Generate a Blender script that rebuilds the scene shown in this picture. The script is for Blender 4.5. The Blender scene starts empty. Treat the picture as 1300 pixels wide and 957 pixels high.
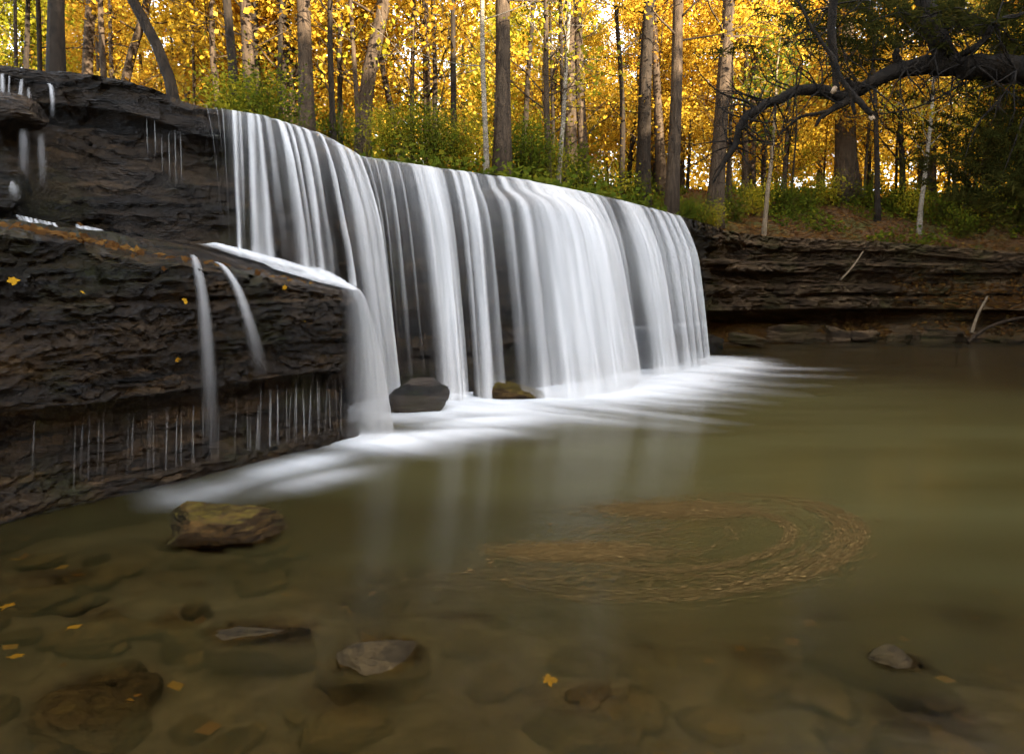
import bpy, math, random
import numpy as np
np.seterr(all='ignore')

random.seed(7)
RNG = np.random.default_rng(11)
scene = bpy.context.scene
COL = scene.collection
R = math.radians

# ------------------------------------------------------------------ camera
CAM = np.array([0.0, 0.0, 1.5])
F = 1300 * 24 / 36.0
PITCH = math.atan(69 / F)

def W(px, py, Y):
    """world point seen at pixel (px, py) of the 1300 px wide photograph, Y metres ahead"""
    dx = (px - 650) / F
    du = (434 - py) / F
    c, s = math.cos(PITCH), math.sin(PITCH)
    d = np.array([dx, c + du * s, -s + du * c])
    return CAM + d * (Y / d[1])

def proj(p):
    c, s = math.cos(PITCH), math.sin(PITCH)
    d = np.asarray(p, float) - CAM
    fw = d[1] * c - d[2] * s
    up = d[1] * s + d[2] * c
    return 650 + F * d[0] / fw, 434 - F * up / fw

# ------------------------------------------------------------------ noise
def _h(ix, iy, iz, seed):
    n = (ix * 374761393 + iy * 668265263 + iz * 1440662683 + seed * 974711) & 0xFFFFFFFF
    n = ((n ^ (n >> 13)) * 1274126177) & 0xFFFFFFFF
    n = ((n ^ (n >> 16)) * 2246822519) & 0xFFFFFFFF
    return ((n ^ (n >> 15)) & 0xFFFFFF) / float(0xFFFFFF)

def vnoise(x, y, z=0.0, seed=0):
    x, y, z = np.broadcast_arrays(np.asarray(x, float), np.asarray(y, float), np.asarray(z, float))
    ix, iy, iz = np.floor(x).astype(np.int64), np.floor(y).astype(np.int64), np.floor(z).astype(np.int64)
    fx, fy, fz = x - ix, y - iy, z - iz
    u, v, w = [f * f * (3 - 2 * f) for f in (fx, fy, fz)]
    def L(a, b, t): return a + (b - a) * t
    c = {}
    for i in (0, 1):
        for j in (0, 1):
            for k in (0, 1):
                c[i, j, k] = _h(ix + i, iy + j, iz + k, seed)
    a = L(L(c[0, 0, 0], c[1, 0, 0], u), L(c[0, 1, 0], c[1, 1, 0], u), v)
    b = L(L(c[0, 0, 1], c[1, 0, 1], u), L(c[0, 1, 1], c[1, 1, 1], u), v)
    return L(a, b, w) * 2 - 1

def fbm(x, y, z=0.0, seed=0, oct=4, gain=0.5):
    s, a, f, t = 0.0, 1.0, 1.0, 0.0
    for o in range(oct):
        s = s + a * vnoise(np.asarray(x) * f, np.asarray(y) * f, np.asarray(z) * f, seed + o * 17)
        t += a; a *= gain; f *= 2.03
    return s / t

def sstep(a, b, x):
    t = np.clip((np.asarray(x, float) - a) / (b - a), 0, 1)
    return t * t * (3 - 2 * t)

# ------------------------------------------------------------------ mesh helpers
def add(name, verts, faces, mat=None, parent=None, smooth=True, attrs=None, uv=None):
    """verts Nx3, faces list of (array Mx3 / Mx4) -> one linked mesh object"""
    if isinstance(faces, np.ndarray): faces = [faces]
    faces = [np.asarray(f, np.int32) for f in faces if len(f)]
    me = bpy.data.meshes.new(name)
    verts = np.asarray(verts, np.float32)
    me.vertices.add(len(verts)); me.vertices.foreach_set('co', verts.ravel())
    nl = sum(f.size for f in faces); nf = sum(len(f) for f in faces)
    me.loops.add(nl); me.polygons.add(nf)
    me.loops.foreach_set('vertex_index', np.concatenate([f.ravel() for f in faces]))
    tot = np.concatenate([np.full(len(f), f.shape[1], np.int32) for f in faces])
    st = np.concatenate([[0], np.cumsum(tot)[:-1]]).astype(np.int32)
    me.polygons.foreach_set('loop_start', st)
    try: me.polygons.foreach_set('loop_total', tot)
    except Exception: pass
    me.update(calc_edges=True)
    if smooth: me.polygons.foreach_set('use_smooth', np.ones(nf, bool))
    for k, v in (attrs or {}).items():
        a = me.attributes.new(k, 'FLOAT', 'POINT'); a.data.foreach_set('value', np.asarray(v, np.float32).ravel())
    if uv is not None:
        l = me.uv_layers.new(name='UVMap')
        vi = np.concatenate([f.ravel() for f in faces])
        l.data.foreach_set('uv', np.asarray(uv, np.float32)[vi].ravel())
    if mat: me.materials.append(mat)
    me.validate()
    o = bpy.data.objects.new(name, me); COL.objects.link(o)
    if parent: o.parent = parent
    return o

def grid_faces(n, m, off=0):
    i = np.arange(n - 1)[:, None] * m + np.arange(m - 1)[None, :] + off
    return np.stack([i, i + 1, i + m + 1, i + m], -1).reshape(-1, 4)

class MB:
    """collects tubes and sheets for one mesh"""
    def __init__(s): s.v, s.q, s.t, s.n = [], [], [], 0
    def put(s, v, q=None, t=None):
        if q is not None and len(q): s.q.append(np.asarray(q) + s.n)
        if t is not None and len(t): s.t.append(np.asarray(t) + s.n)
        s.v.append(np.asarray(v, float)); s.n += len(v)
    def tube(s, P, r, k=7, rough=0.0, seed=0):
        P = np.asarray(P, float); n = len(P); r = np.broadcast_to(np.asarray(r, float), (n,))
        T = np.gradient(P, axis=0); T /= np.linalg.norm(T, axis=1)[:, None] + 1e-9
        up = np.array([0.31, 0.9, 0.05]) if abs(T[0, 2]) > 0.6 else np.array([0.05, 0.1, 1.0])
        A = np.cross(T, up); A /= np.linalg.norm(A, axis=1)[:, None] + 1e-9
        B = np.cross(T, A)
        th = np.arange(k) * 2 * math.pi / k
        rr = r[:, None] * np.ones((1, k))
        if rough:
            rr = rr * (1 + rough * fbm(np.cos(th)[None] * 1.7 + 5 * seed, np.sin(th)[None] * 1.7, np.arange(n)[:, None] * 0.6, seed, 3))
        V = P[:, None] + rr[..., None] * (np.cos(th)[None, :, None] * A[:, None] + np.sin(th)[None, :, None] * B[:, None])
        i = np.arange(n - 1)[:, None] * k; j = np.arange(k)[None]; j2 = (j + 1) % k
        q = np.stack([i + j, i + j2, i + k + j2, i + k + j], -1).reshape(-1, 4)
        V = np.concatenate([V.reshape(-1, 3), P[:1], P[-1:]])
        c0, c1 = n * k, n * k + 1
        jj = np.arange(k)
        t = np.concatenate([np.stack([np.full(k, c0), (jj + 1) % k, jj], -1), np.stack([np.full(k, c1), (n - 1) * k + jj, (n - 1) * k + (jj + 1) % k], -1)])
        s.put(V, q, t)
    def build(s, name, mat, parent=None, smooth=True):
        fs = []
        if s.q: fs.append(np.concatenate(s.q))
        if s.t: fs.append(np.concatenate(s.t))
        return add(name, np.concatenate(s.v), fs, mat, parent, smooth)

def leaf_verts(C, a, b, rng, flat=0.0, normal=None):
    """rhombic leaves at centres C, half length a, half width b; flat=1 lays them on the ground"""
    n = len(C)
    d = rng.normal(size=(n, 3)); d[:, 2] *= (1 - flat); d /= np.linalg.norm(d, axis=1)[:, None]
    e = rng.normal(size=(n, 3)); e[:, 2] *= (1 - flat)
    e -= (e * d).sum(1)[:, None] * d; e /= np.linalg.norm(e, axis=1)[:, None] + 1e-9
    a = np.broadcast_to(a, (n,))[:, None]; b = np.broadcast_to(b, (n,))[:, None]
    V = np.stack([C - d * a, C + e * b - d * a * 0.15, C + d * a, C - e * b - d * a * 0.15], 1)
    return V.reshape(-1, 3), np.arange(4 * n).reshape(n, 4)

def tag(o, label=None, cat=None, group=None, kind=None):
    if label: o['label'] = label
    if cat: o['category'] = cat
    if group: o['group'] = group
    if kind: o['kind'] = kind
    return o

def empty(name, loc):
    o = bpy.data.objects.new(name, None); COL.objects.link(o); o.location = loc
    o.empty_display_size = 0.2
    return o

def copy_thing(o, loc, rz=0, sc=1.0):
    c = o.copy(); COL.objects.link(c); c.location = loc; c.rotation_euler = (0, 0, rz); c.scale = (sc, sc, sc)
    for ch in list(o.children):
        d = ch.copy(); COL.objects.link(d); d.parent = c
    return c

# ------------------------------------------------------------------ materials
def mat_new(name):
    m = bpy.data.materials.new(name); m.use_nodes = True
    nt = m.node_tree; nt.nodes.clear()
    out = nt.nodes.new('ShaderNodeOutputMaterial')
    return m, nt, out

def N(nt, t, **kw):
    n = nt.nodes.new(t)
    for k, v in kw.items():
        if k in n.inputs.keys(): n.inputs[k].default_value = v
        else: setattr(n, k, v)
    return n

def noise(nt, vec, scale, detail=5, rough=0.6, dist=0.0):
    n = N(nt, 'ShaderNodeTexNoise', Scale=scale, Detail=detail, Roughness=rough, Distortion=dist)
    if vec is not None: nt.links.new(vec, n.inputs['Vector'])
    return n.outputs['Fac']

def ramp(nt, fac, stops, interp='LINEAR'):
    r = N(nt, 'ShaderNodeValToRGB'); r.color_ramp.interpolation = interp
    e = r.color_ramp.elements
    while len(e) < len(stops): e.new(0.5)
    for el, (p, c) in zip(e, stops):
        el.position = p; el.color = (c, c, c, 1) if isinstance(c, (int, float)) else (*c, 1)
    nt.links.new(fac, r.inputs['Fac'])
    return r.outputs['Color']

def mixc(nt, fac, a, b, mode='MIX'):
    n = N(nt, 'ShaderNodeMix', data_type='RGBA', blend_type=mode)
    for s, v in ((0, fac), (6, a), (7, b)):
        if hasattr(v, 'links'): nt.links.new(v, n.inputs[s])
        else: n.inputs[s].default_value = v if s == 0 else (*v, 1)
    return n.outputs[2]

def math_(nt, op, a, b=None, clamp=False):
    n = N(nt, 'ShaderNodeMath', operation=op, use_clamp=clamp)
    for s, v in ((0, a), (1, b)):
        if v is None: continue
        if hasattr(v, 'links'): nt.links.new(v, n.inputs[s])
        else: n.inputs[s].default_value = v
    return n.outputs[0]

def mapping(nt, vec, scale):
    n = N(nt, 'ShaderNodeMapping'); n.inputs['Scale'].default_value = scale
    nt.links.new(vec, n.inputs['Vector']); return n.outputs['Vector']

def bump(nt, h, strength, dist, prev=None):
    b = N(nt, 'ShaderNodeBump', Strength=strength, Distance=dist)
    nt.links.new(h, b.inputs['Height'])
    if prev is not None: nt.links.new(prev, b.inputs['Normal'])
    return b.outputs['Normal']

def principled(nt, out, base, rough, normal=None, spec=0.5):
    p = N(nt, 'ShaderNodeBsdfPrincipled')
    for k, v in (('Base Color', base), ('Roughness', rough), ('Normal', normal)):
        if v is None: continue
        if hasattr(v, 'links'): nt.links.new(v, p.inputs[k])
        else: p.inputs[k].default_value = (*v, 1) if isinstance(v, tuple) else v
    p.inputs['Specular IOR Level'].default_value = spec
    nt.links.new(p.outputs[0], out.inputs['Surface'])
    return p

def rock_mat(name, dark, mid, lite, moss, wet=True, scale=1.0, mossamt=0.5, top=None):
    m, nt, out = mat_new(name)
    geo = N(nt, 'ShaderNodeNewGeometry'); pos = geo.outputs['Position']
    strat = mapping(nt, pos, (1.0, 1.0, 5.0))
    n1 = noise(nt, strat, 1.6 * scale, 8, 0.65)
    n2 = noise(nt, strat, 7.0 * scale, 6, 0.7)
    n3 = noise(nt, pos, 34 * scale, 4, 0.65)
    n4 = noise(nt, pos, 1.1 * scale, 5, 0.6)
    c = ramp(nt, n1, [(0.3, dark), (0.52, mid), (0.74, lite)])
    c = mixc(nt, 1.0, c, ramp(nt, n2, [(0.25, 0.35), (0.75, 1.5)]), 'MULTIPLY')
    vb = N(nt, 'ShaderNodeTexVoronoi', Scale=1.5 * scale); nt.links.new(mapping(nt, pos, (1.0, 1.0, 3.6)), vb.inputs['Vector'])
    sc_ = N(nt, 'ShaderNodeSeparateColor'); nt.links.new(vb.outputs['Color'], sc_.inputs[0])
    c = mixc(nt, 1.0, c, ramp(nt, sc_.outputs[0], [(0.0, 0.55), (1.0, 1.45)]), 'MULTIPLY')
    ln = noise(nt, mapping(nt, pos, (0.35, 0.35, 15.0)), 1.0, 4, 0.6, 0.3)
    c = mixc(nt, 1.0, c, ramp(nt, ln, [(0.36, 0.18), (0.46, 1.0), (0.7, 1.25)]), 'MULTIPLY')
    mk = math_(nt, 'MULTIPLY', ramp(nt, n4, [(0.5, 0.0), (0.64, 1.0)]), ramp(nt, n2, [(0.4, 0.2), (0.6, 1.0)]))
    c = mixc(nt, math_(nt, 'MULTIPLY', mk, mossamt), c, moss)
    if top:
        sx = N(nt, 'ShaderNodeSeparateXYZ'); nt.links.new(geo.outputs['Normal'], sx.inputs[0])
        tf = math_(nt, 'MULTIPLY', ramp(nt, sx.outputs['Z'], [(0.45, 0.0), (0.85, 1.0)]), ramp(nt, n2, [(0.38, 0.0), (0.6, 0.85)]))
        c = mixc(nt, tf, c, top)
    h1 = noise(nt, mapping(nt, pos, (1, 1, 3.0)), 9 * scale, 8, 0.7)
    v = N(nt, 'ShaderNodeTexVoronoi', Scale=26 * scale); nt.links.new(mapping(nt, pos, (1, 1, 2.2)), v.inputs['Vector'])
    nb = bump(nt, h1, 1.0, 0.09)
    nb = bump(nt, v.outputs['Distance'], 0.8, 0.04, nb)
    nb = bump(nt, ln, 0.6, 0.05, nb)
    nb = bump(nt, noise(nt, mapping(nt, pos, (1, 1, 2.4)), 30 * scale, 3, 0.6), 1.0, 0.035, nb)
    nb = bump(nt, n3, 0.5, 0.02, nb)
    r = ramp(nt, n2, [(0.3, 0.10 if wet else 0.6), (0.7, 0.40 if wet else 0.95)])
    principled(nt, out, c, r, nb, 0.5 if wet else 0.2)
    return m

def leaf_mat(name, stops, trans=0.5):
    m, nt, out = mat_new(name)
    geo = N(nt, 'ShaderNodeNewGeometry'); oi = N(nt, 'ShaderNodeObjectInfo')
    f = math_(nt, 'ADD', math_(nt, 'MULTIPLY', geo.outputs['Random Per Island'], 0.72), math_(nt, 'MULTIPLY', oi.outputs['Random'], 0.28))
    c = ramp(nt, f, stops)
    d = N(nt, 'ShaderNodeBsdfDiffuse'); t = N(nt, 'ShaderNodeBsdfTranslucent')
    nt.links.new(c, d.inputs['Color']); nt.links.new(c, t.inputs['Color'])
    mx = N(nt, 'ShaderNodeMixShader'); mx.inputs[0].default_value = trans
    nt.links.new(d.outputs[0], mx.inputs[1]); nt.links.new(t.outputs[0], mx.inputs[2])
    nt.links.new(mx.outputs[0], out.inputs['Surface'])
    return m

def bark_mat(name, a, b, scale=1.0, rings=False):
    m, nt, out = mat_new(name)
    tc = N(nt, 'ShaderNodeTexCoord'); pos = tc.outputs['Object']
    st = mapping(nt, pos, (1, 1, 0.16) if not rings else (0.4, 0.4, 3.0))
    n1 = noise(nt, st, 16 * scale, 6, 0.7, 0.4)
    n2 = noise(nt, pos, 2.2, 4, 0.6)
    c = ramp(nt, n1, [(0.34, a), (0.66, b)])
    c = mixc(nt, 1.0, c, ramp(nt, n2, [(0.3, 0.6), (0.7, 1.25)]), 'MULTIPLY')
    principled(nt, out, c, 0.9, bump(nt, n1, 0.9, 0.04), 0.2)
    return m

M = {}
M['wall'] = rock_mat('wet_wall_rock', (0.006, 0.0045, 0.003), (0.036, 0.022, 0.010), (0.12, 0.074, 0.034), (0.032, 0.034, 0.006), True, 1.0, 0.7)
M['ledge'] = rock_mat('wet_ledge_rock', (0.006, 0.0040, 0.002), (0.034, 0.020, 0.0085), (0.12, 0.07, 0.028), (0.030, 0.033, 0.005), True, 1.3, 0.95)
M['bank'] = rock_mat('dry_bank_rock', (0.024, 0.014, 0.007), (0.11, 0.068, 0.034), (0.30, 0.20, 0.105), (0.065, 0.066, 0.012), False, 0.8, 0.75, (0.09, 0.055, 0.02))
M['boulder'] = rock_mat('boulder_rock', (0.03, 0.022, 0.015), (0.085, 0.062, 0.044), (0.15, 0.115, 0.08), (0.05, 0.075, 0.012), True, 1.8, 0.6)
M['mossrock'] = rock_mat('mossy_rock', (0.015, 0.009, 0.005), (0.08, 0.045, 0.015), (0.26, 0.14, 0.035), (0.08, 0.072, 0.012), False, 2.4, 0.6, (0.20, 0.14, 0.018))
M['sunk'] = rock_mat('sunken_rock', (0.035, 0.023, 0.009), (0.115, 0.074, 0.028), (0.20, 0.13, 0.05), (0.10, 0.085, 0.014), False, 2.5, 0.3)

GOLD = [(0.0, (0.16, 0.10, 0.012)), (0.3, (0.46, 0.27, 0.02)), (0.62, (0.68, 0.43, 0.04)), (1.0, (0.66, 0.50, 0.09))]
ORNG = [(0.0, (0.15, 0.07, 0.012)), (0.4, (0.46, 0.23, 0.02)), (0.75, (0.64, 0.37, 0.035)), (1.0, (0.68, 0.45, 0.08))]
YGRN = [(0.0, (0.10, 0.12, 0.012)), (0.4, (0.27, 0.26, 0.02)), (0.75, (0.47, 0.39, 0.03)), (1.0, (0.62, 0.46, 0.05))]
GREN = [(0.0, (0.02, 0.03, 0.005)), (0.4, (0.075, 0.105, 0.011)), (0.8, (0.16, 0.18, 0.018)), (1.0, (0.30, 0.24, 0.02))]
CEDR = [(0.0, (0.02, 0.022, 0.006)), (0.5, (0.045, 0.045, 0.010)), (0.85, (0.08, 0.06, 0.012)), (1.0, (0.13, 0.07, 0.015))]
LITR = [(0.0, (0.06, 0.03, 0.012)), (0.35, (0.14, 0.065, 0.022)), (0.7, (0.24, 0.12, 0.035)), (1.0, (0.38, 0.22, 0.04))]
FLOT = [(0.0, (0.05, 0.036, 0.013)), (0.4, (0.115, 0.072, 0.025)), (0.75, (0.20, 0.118, 0.042)), (1.0, (0.42, 0.27, 0.09))]
for k, st in (('gold', GOLD), ('orange', ORNG), ('yellowgreen', YGRN), ('green', GREN), ('cedar', CEDR), ('litter', LITR)):
    M[k] = leaf_mat(k + '_leaves', st)
M['float'] = leaf_mat('floating_leaf', FLOT, 0.15)
M['yleaf'] = leaf_mat('yellow_leaf', [(0, (0.45, 0.22, 0.015)), (1, (0.62, 0.38, 0.03))], 0.3)
M['bark'] = bark_mat('grey_brown_bark', (0.018, 0.012, 0.008), (0.095, 0.064, 0.038))
M['bark_dark'] = bark_mat('dark_bark', (0.008, 0.006, 0.004), (0.038, 0.026, 0.016))
M['bark_limb'] = bark_mat('limb_bark', (0.004, 0.003, 0.002), (0.026, 0.018, 0.011), 0.8)
M['birch'] = bark_mat('birch_bark', (0.08, 0.06, 0.04), (0.42, 0.36, 0.27), 1.0, True)
M['cutwood'] = bark_mat('cut_wood', (0.30, 0.20, 0.12), (0.45, 0.32, 0.2))
M['drift'] = bark_mat('driftwood', (0.14, 0.10, 0.06), (0.32, 0.24, 0.15))

def floor_mat():
    m, nt, out = mat_new('leaf_litter_ground')
    geo = N(nt, 'ShaderNodeNewGeometry'); pos = geo.outputs['Position']
    n1 = noise(nt, pos, 14, 6, 0.7); n2 = noise(nt, pos, 0.8, 5, 0.6); n3 = noise(nt, pos, 40, 3, 0.6)
    c = ramp(nt, n1, [(0.3, (0.03, 0.018, 0.008)), (0.5, (0.085, 0.045, 0.018)), (0.72, (0.18, 0.095, 0.03))])
    c = mixc(nt, ramp(nt, n2, [(0.45, 0.0), (0.62, 0.75)]), c, (0.06, 0.065, 0.014))
    principled(nt, out, c, 0.95, bump(nt, n3, 0.8, 0.05), 0.15)
    return m
M['floor'] = floor_mat()

def bed_mat():
    m, nt, out = mat_new('stony_streambed')
    geo = N(nt, 'ShaderNodeNewGeometry'); pos = geo.outputs['Position']
    v = N(nt, 'ShaderNodeTexVoronoi', Scale=5.5); nt.links.new(pos, v.inputs['Vector'])
    n1 = noise(nt, pos, 3.2, 6, 0.6); n2 = noise(nt, pos, 22, 5, 0.7)
    c = ramp(nt, n1, [(0.3, (0.025, 0.017, 0.009)), (0.5, (0.065, 0.047, 0.026)), (0.72, (0.119, 0.090, 0.050))])
    c = mixc(nt, 1.0, c, ramp(nt, n2, [(0.3, 0.55), (0.7, 1.35)]), 'MULTIPLY')
    c = mixc(nt, ramp(nt, v.outputs['Distance'], [(0.35, 0.0), (0.75, 0.6)]), c, (0.035, 0.025, 0.014))
    principled(nt, out, c, 0.8, bump(nt, n2, 0.6, 0.03, bump(nt, v.outputs['Distance'], 0.8, 0.05)), 0.2)
    return m
M['bed'] = bed_mat()

def attr(nt, name):
    a = N(nt, 'ShaderNodeAttribute', attribute_name=name); return a.outputs['Fac']

def water_mat():
    m, nt, out = mat_new('murky_pool_water')
    geo = N(nt, 'ShaderNodeNewGeometry'); pos = geo.outputs['Position']
    n1 = noise(nt, mapping(nt, pos, (0.35, 1.4, 1)), 0.9, 3, 0.5)
    murk = N(nt, 'ShaderNodeBsdfDiffuse')
    nt.links.new(ramp(nt, n1, [(0.3, (0.060, 0.046, 0.013)), (0.7, (0.088, 0.075, 0.026))]), murk.inputs['Color'])
    tr = N(nt, 'ShaderNodeBsdfTransparent'); tr.inputs['Color'].default_value = (0.86, 0.76, 0.52, 1)
    body = N(nt, 'ShaderNodeMixShader')
    nt.links.new(attr(nt, 'murk'), body.inputs[0]); nt.links.new(tr.outputs[0], body.inputs[1]); nt.links.new(murk.outputs[0], body.inputs[2])
    gl = N(nt, 'ShaderNodeBsdfGlossy', Roughness=0.17)
    n2 = noise(nt, mapping(nt, pos, (1.0, 2.2, 1)), 2.6, 3, 0.5)
    nb = bump(nt, n2, 0.05, 0.05); nt.links.new(nb, gl.inputs['Normal'])
    fr = N(nt, 'ShaderNodeFresnel', IOR=1.30)
    top = N(nt, 'ShaderNodeMixShader')
    nt.links.new(math_(nt, 'MULTIPLY', math_(nt, 'POWER', fr.outputs[0], 1.25), 0.85), top.inputs[0])
    nt.links.new(body.outputs[0], top.inputs[1]); nt.links.new(gl.outputs[0], top.inputs[2])
    nt.links.new(top.outputs[0], out.inputs['Surface'])
    return m
M['water'] = water_mat()

def silk_mat(name, ufreq=1.0, lo=0.30, hi=0.72, floor=0.35, nrm=(0.12, -0.30, 0.95)):
    """white falling or foaming water: clear where 'alpha' is 0; streaks run along the flow (UV v)"""
    m, nt, out = mat_new(name)
    uv = N(nt, 'ShaderNodeUVMap')
    n1 = noise(nt, mapping(nt, uv.outputs[0], (9 * ufreq, 0.35, 1)), 1.0, 4, 0.6)
    n2 = noise(nt, mapping(nt, uv.outputs[0], (30 * ufreq, 0.5, 1)), 1.0, 3, 0.55)
    s = ramp(nt, math_(nt, 'ADD', math_(nt, 'MULTIPLY', n1, 0.6), math_(nt, 'MULTIPLY', n2, 0.4)), [(lo, floor), (hi, 1.0)])
    a = math_(nt, 'MULTIPLY', attr(nt, 'alpha'), s, True)
    d = N(nt, 'ShaderNodeBsdfDiffuse'); d.inputs['Color'].default_value = (0.94, 0.92, 0.88, 1)
    t = N(nt, 'ShaderNodeBsdfTranslucent'); t.inputs['Color'].default_value = (0.94, 0.92, 0.88, 1)
    geo = N(nt, 'ShaderNodeNewGeometry')
    sc1 = N(nt, 'ShaderNodeVectorMath', operation='SCALE'); sc1.inputs['Scale'].default_value = 0.35; nt.links.new(geo.outputs['Normal'], sc1.inputs[0])
    ad = N(nt, 'ShaderNodeVectorMath', operation='ADD'); nt.links.new(sc1.outputs[0], ad.inputs[0]); ad.inputs[1].default_value = nrm
    no = N(nt, 'ShaderNodeVectorMath', operation='NORMALIZE'); nt.links.new(ad.outputs[0], no.inputs[0])
    nt.links.new(no.outputs[0], d.inputs['Normal'])
    w = N(nt, 'ShaderNodeMixShader'); w.inputs[0].default_value = 0.15
    nt.links.new(d.outputs[0], w.inputs[1]); nt.links.new(t.outputs[0], w.inputs[2])
    tr = N(nt, 'ShaderNodeBsdfTransparent')
    x = N(nt, 'ShaderNodeMixShader')
    nt.links.new(a, x.inputs[0]); nt.links.new(tr.outputs[0], x.inputs[1]); nt.links.new(w.outputs[0], x.inputs[2])
    nt.links.new(x.outputs[0], out.inputs['Surface'])
    return m
M['silk'] = silk_mat('silky_white_water')
M['trickle'] = silk_mat('thin_white_trickle', 1.0, 0.25, 0.7, 0.5)
M['foam'] = silk_mat('white_foam', 0.3, 0.2, 0.6, 0.62, (0, 0, 1))

# ------------------------------------------------------------------ the outline of the pool (lip of the falls, cliffs, shores)
LIP_PX = [(-260, 78, 6.2), (-120, 82, 6.4), (0, 88, 6.6), (60, 95, 6.74), (150, 105, 6.84), (230, 130, 7.19), (270, 140, 7.4), (330, 150, 7.58),
          (400, 172, 8.1), (450, 200, 9.0), (550, 215, 9.7), (650, 228, 10.3), (750, 248, 11.6), (820, 265, 12.9), (872, 279, 14.3)]
LIP = np.array([W(*p) for p in LIP_PX])
LIPX = np.array([p[0] for p in LIP_PX], float)
def lip_at(px):
    return np.stack([np.interp(px, LIPX, LIP[:, k]) for k in range(3)], -1)

RIGHT = np.array([(4.5, 16.4, 3.0), (5.9, 18.3, 2.95), (7.8, 19.5, 2.9), (10.2, 20.1, 2.85), (12.2, 20.3, 2.75), (14.2, 19.7, 2.5), (15.6, 17.6, 2.2),
                  (15.2, 14.6, 1.6), (13.2, 11.6, 1.2), (11.4, 8.6, 1.3), (10.4, 5.0, 1.0), (9.2, 1.0, 0.8), (7.0, -3.0, 0.6), (2.0, -5.0, 0.5),
                  (-4.0, -4.6, 0.6), (-7.5, -2.0, 1.2), (-9.0, 2.0, 2.2), (-9.5, 5.0, 3.2)])
EDGE = np.concatenate([LIP, RIGHT])

def smooth_curve(P, step, flat=False):
    """Catmull-Rom through P, resampled"""
    P = np.asarray(P, float)
    Q = np.concatenate([[2 * P[0] - P[1]], P, [2 * P[-1] - P[-2]]])
    out = []
    for i in range(1, len(Q) - 2):
        n = 24
        t = np.linspace(0, 1, n, endpoint=False)[:, None]
        a, b, c, d = Q[i - 1], Q[i], Q[i + 1], Q[i + 2]
        out.append(0.5 * ((2 * b) + (-a + c) * t + (2 * a - 5 * b + 4 * c - d) * t ** 2 + (-a + 3 * b - 3 * c + d) * t ** 3))
    out = np.concatenate(out + [P[-1:]])
    L = np.concatenate([[0], np.cumsum(np.linalg.norm(np.diff(out[:, :2 if flat else 3], axis=0), axis=1))])
    s = np.linspace(0, L[-1], max(4, int(L[-1] / step) + 1))
    return np.stack([np.interp(s, L, out[:, k]) for k in range(out.shape[1])], -1), s

SM, SMs = smooth_curve(np.concatenate([EDGE, EDGE[:1]]), 0.4, True)

def edge_query(x, y):
    """signed distance outside the pool outline, plus height of its nearest rim"""
    x = np.asarray(x, float).ravel(); y = np.asarray(y, float).ravel()
    best = np.full(len(x), 1e9); bz = np.zeros(len(x)); inside = np.zeros(len(x), bool)
    n = len(SM)
    for i in range(n):
        a, b = SM[i], SM[(i + 1) % n]
        d = b[:2] - a[:2]; l2 = d @ d + 1e-12
        t = np.clip(((x - a[0]) * d[0] + (y - a[1]) * d[1]) / l2, 0, 1)
        dd = np.hypot(x - a[0] - t * d[0], y - a[1] - t * d[1])
        k = dd < best
        best = np.where(k, dd, best); bz = np.where(k, a[2] + t * (b[2] - a[2]), bz)
        c = (a[1] > y) != (b[1] > y)
        xi = a[0] + (y - a[1]) / (d[1] if abs(d[1]) > 1e-12 else 1e-12) * d[0]
        inside ^= c & (x < xi)
    return np.where(inside, -best, best), bz

SUN_H = np.array([0.62, -0.785])     # towards the sun, on the ground
def ground_z(x, y, full=False):
    sh = np.shape(x)
    x = np.asarray(x, float).ravel(); y = np.asarray(y, float).ravel()
    sd, bz = edge_query(x, y)
    o = np.maximum(sd, 0)
    right = sstep(2.5, 7.5, x) * sstep(8, 13, y)
    k1 = 0.21 + 0.22 * right
    lim = 9.0 - 4.0 * right
    left = sstep(-1, -6, x)
    k1 = k1 * (1 - left) + 0.12 * left
    back = sstep(6, -2, y)
    k1 = k1 * (1 - back) + 0.1 * back
    z = bz + k1 * np.minimum(o, lim) + 0.105 * np.maximum(o - lim, 0) * (1 - 0.4 * left)
    z = z * 1.0 - 0.10
    # unseen hillside behind and right of the camera, raised to shade the gorge
    w = x * SUN_H[0] + y * SUN_H[1]
    z = z + 19.0 * sstep(11.5, 29, w)
    z = z + 0.16 * fbm(x * 0.45, y * 0.45, 0, 5, 4) * np.clip(o / 1.5, 0, 1) + 0.05 * fbm(x * 2.3, y * 2.3, 0, 9, 3) * np.clip(o / 0.5, 0, 1)
    if full: return z.reshape(sh), sd.reshape(sh)
    return z.reshape(sh)

def axis(lo, hi, a, b, fine, coarse):
    l = [];  p = lo
    while p < hi:
        l.append(p)
        d = 0 if a <= p <= b else min(abs(p - a), abs(p - b))
        p += min(coarse, fine + 0.09 * d)
    return np.array(l + [hi])

gx = axis(-110, 110, -10, 18, 0.25, 6); gy = axis(-60, 140, 5, 26, 0.25, 6)
GX, GY = np.meshgrid(gx, gy, indexing='ij')
GZ, GS = ground_z(GX, GY, True)
GZ = GZ - 0.35 * (1 - sstep(0.45, 0.9, GS))
f = grid_faces(len(gx), len(gy))
keep = (GS.ravel()[f] > 0.42).all(1)
fl = add('forest_floor', np.stack([GX.ravel(), GY.ravel(), GZ.ravel()], -1), f[keep], M['floor'])
fl.data.flip_normals() if fl.data.polygons[0].normal.z < 0 else None
tag(fl, kind='structure')

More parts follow.
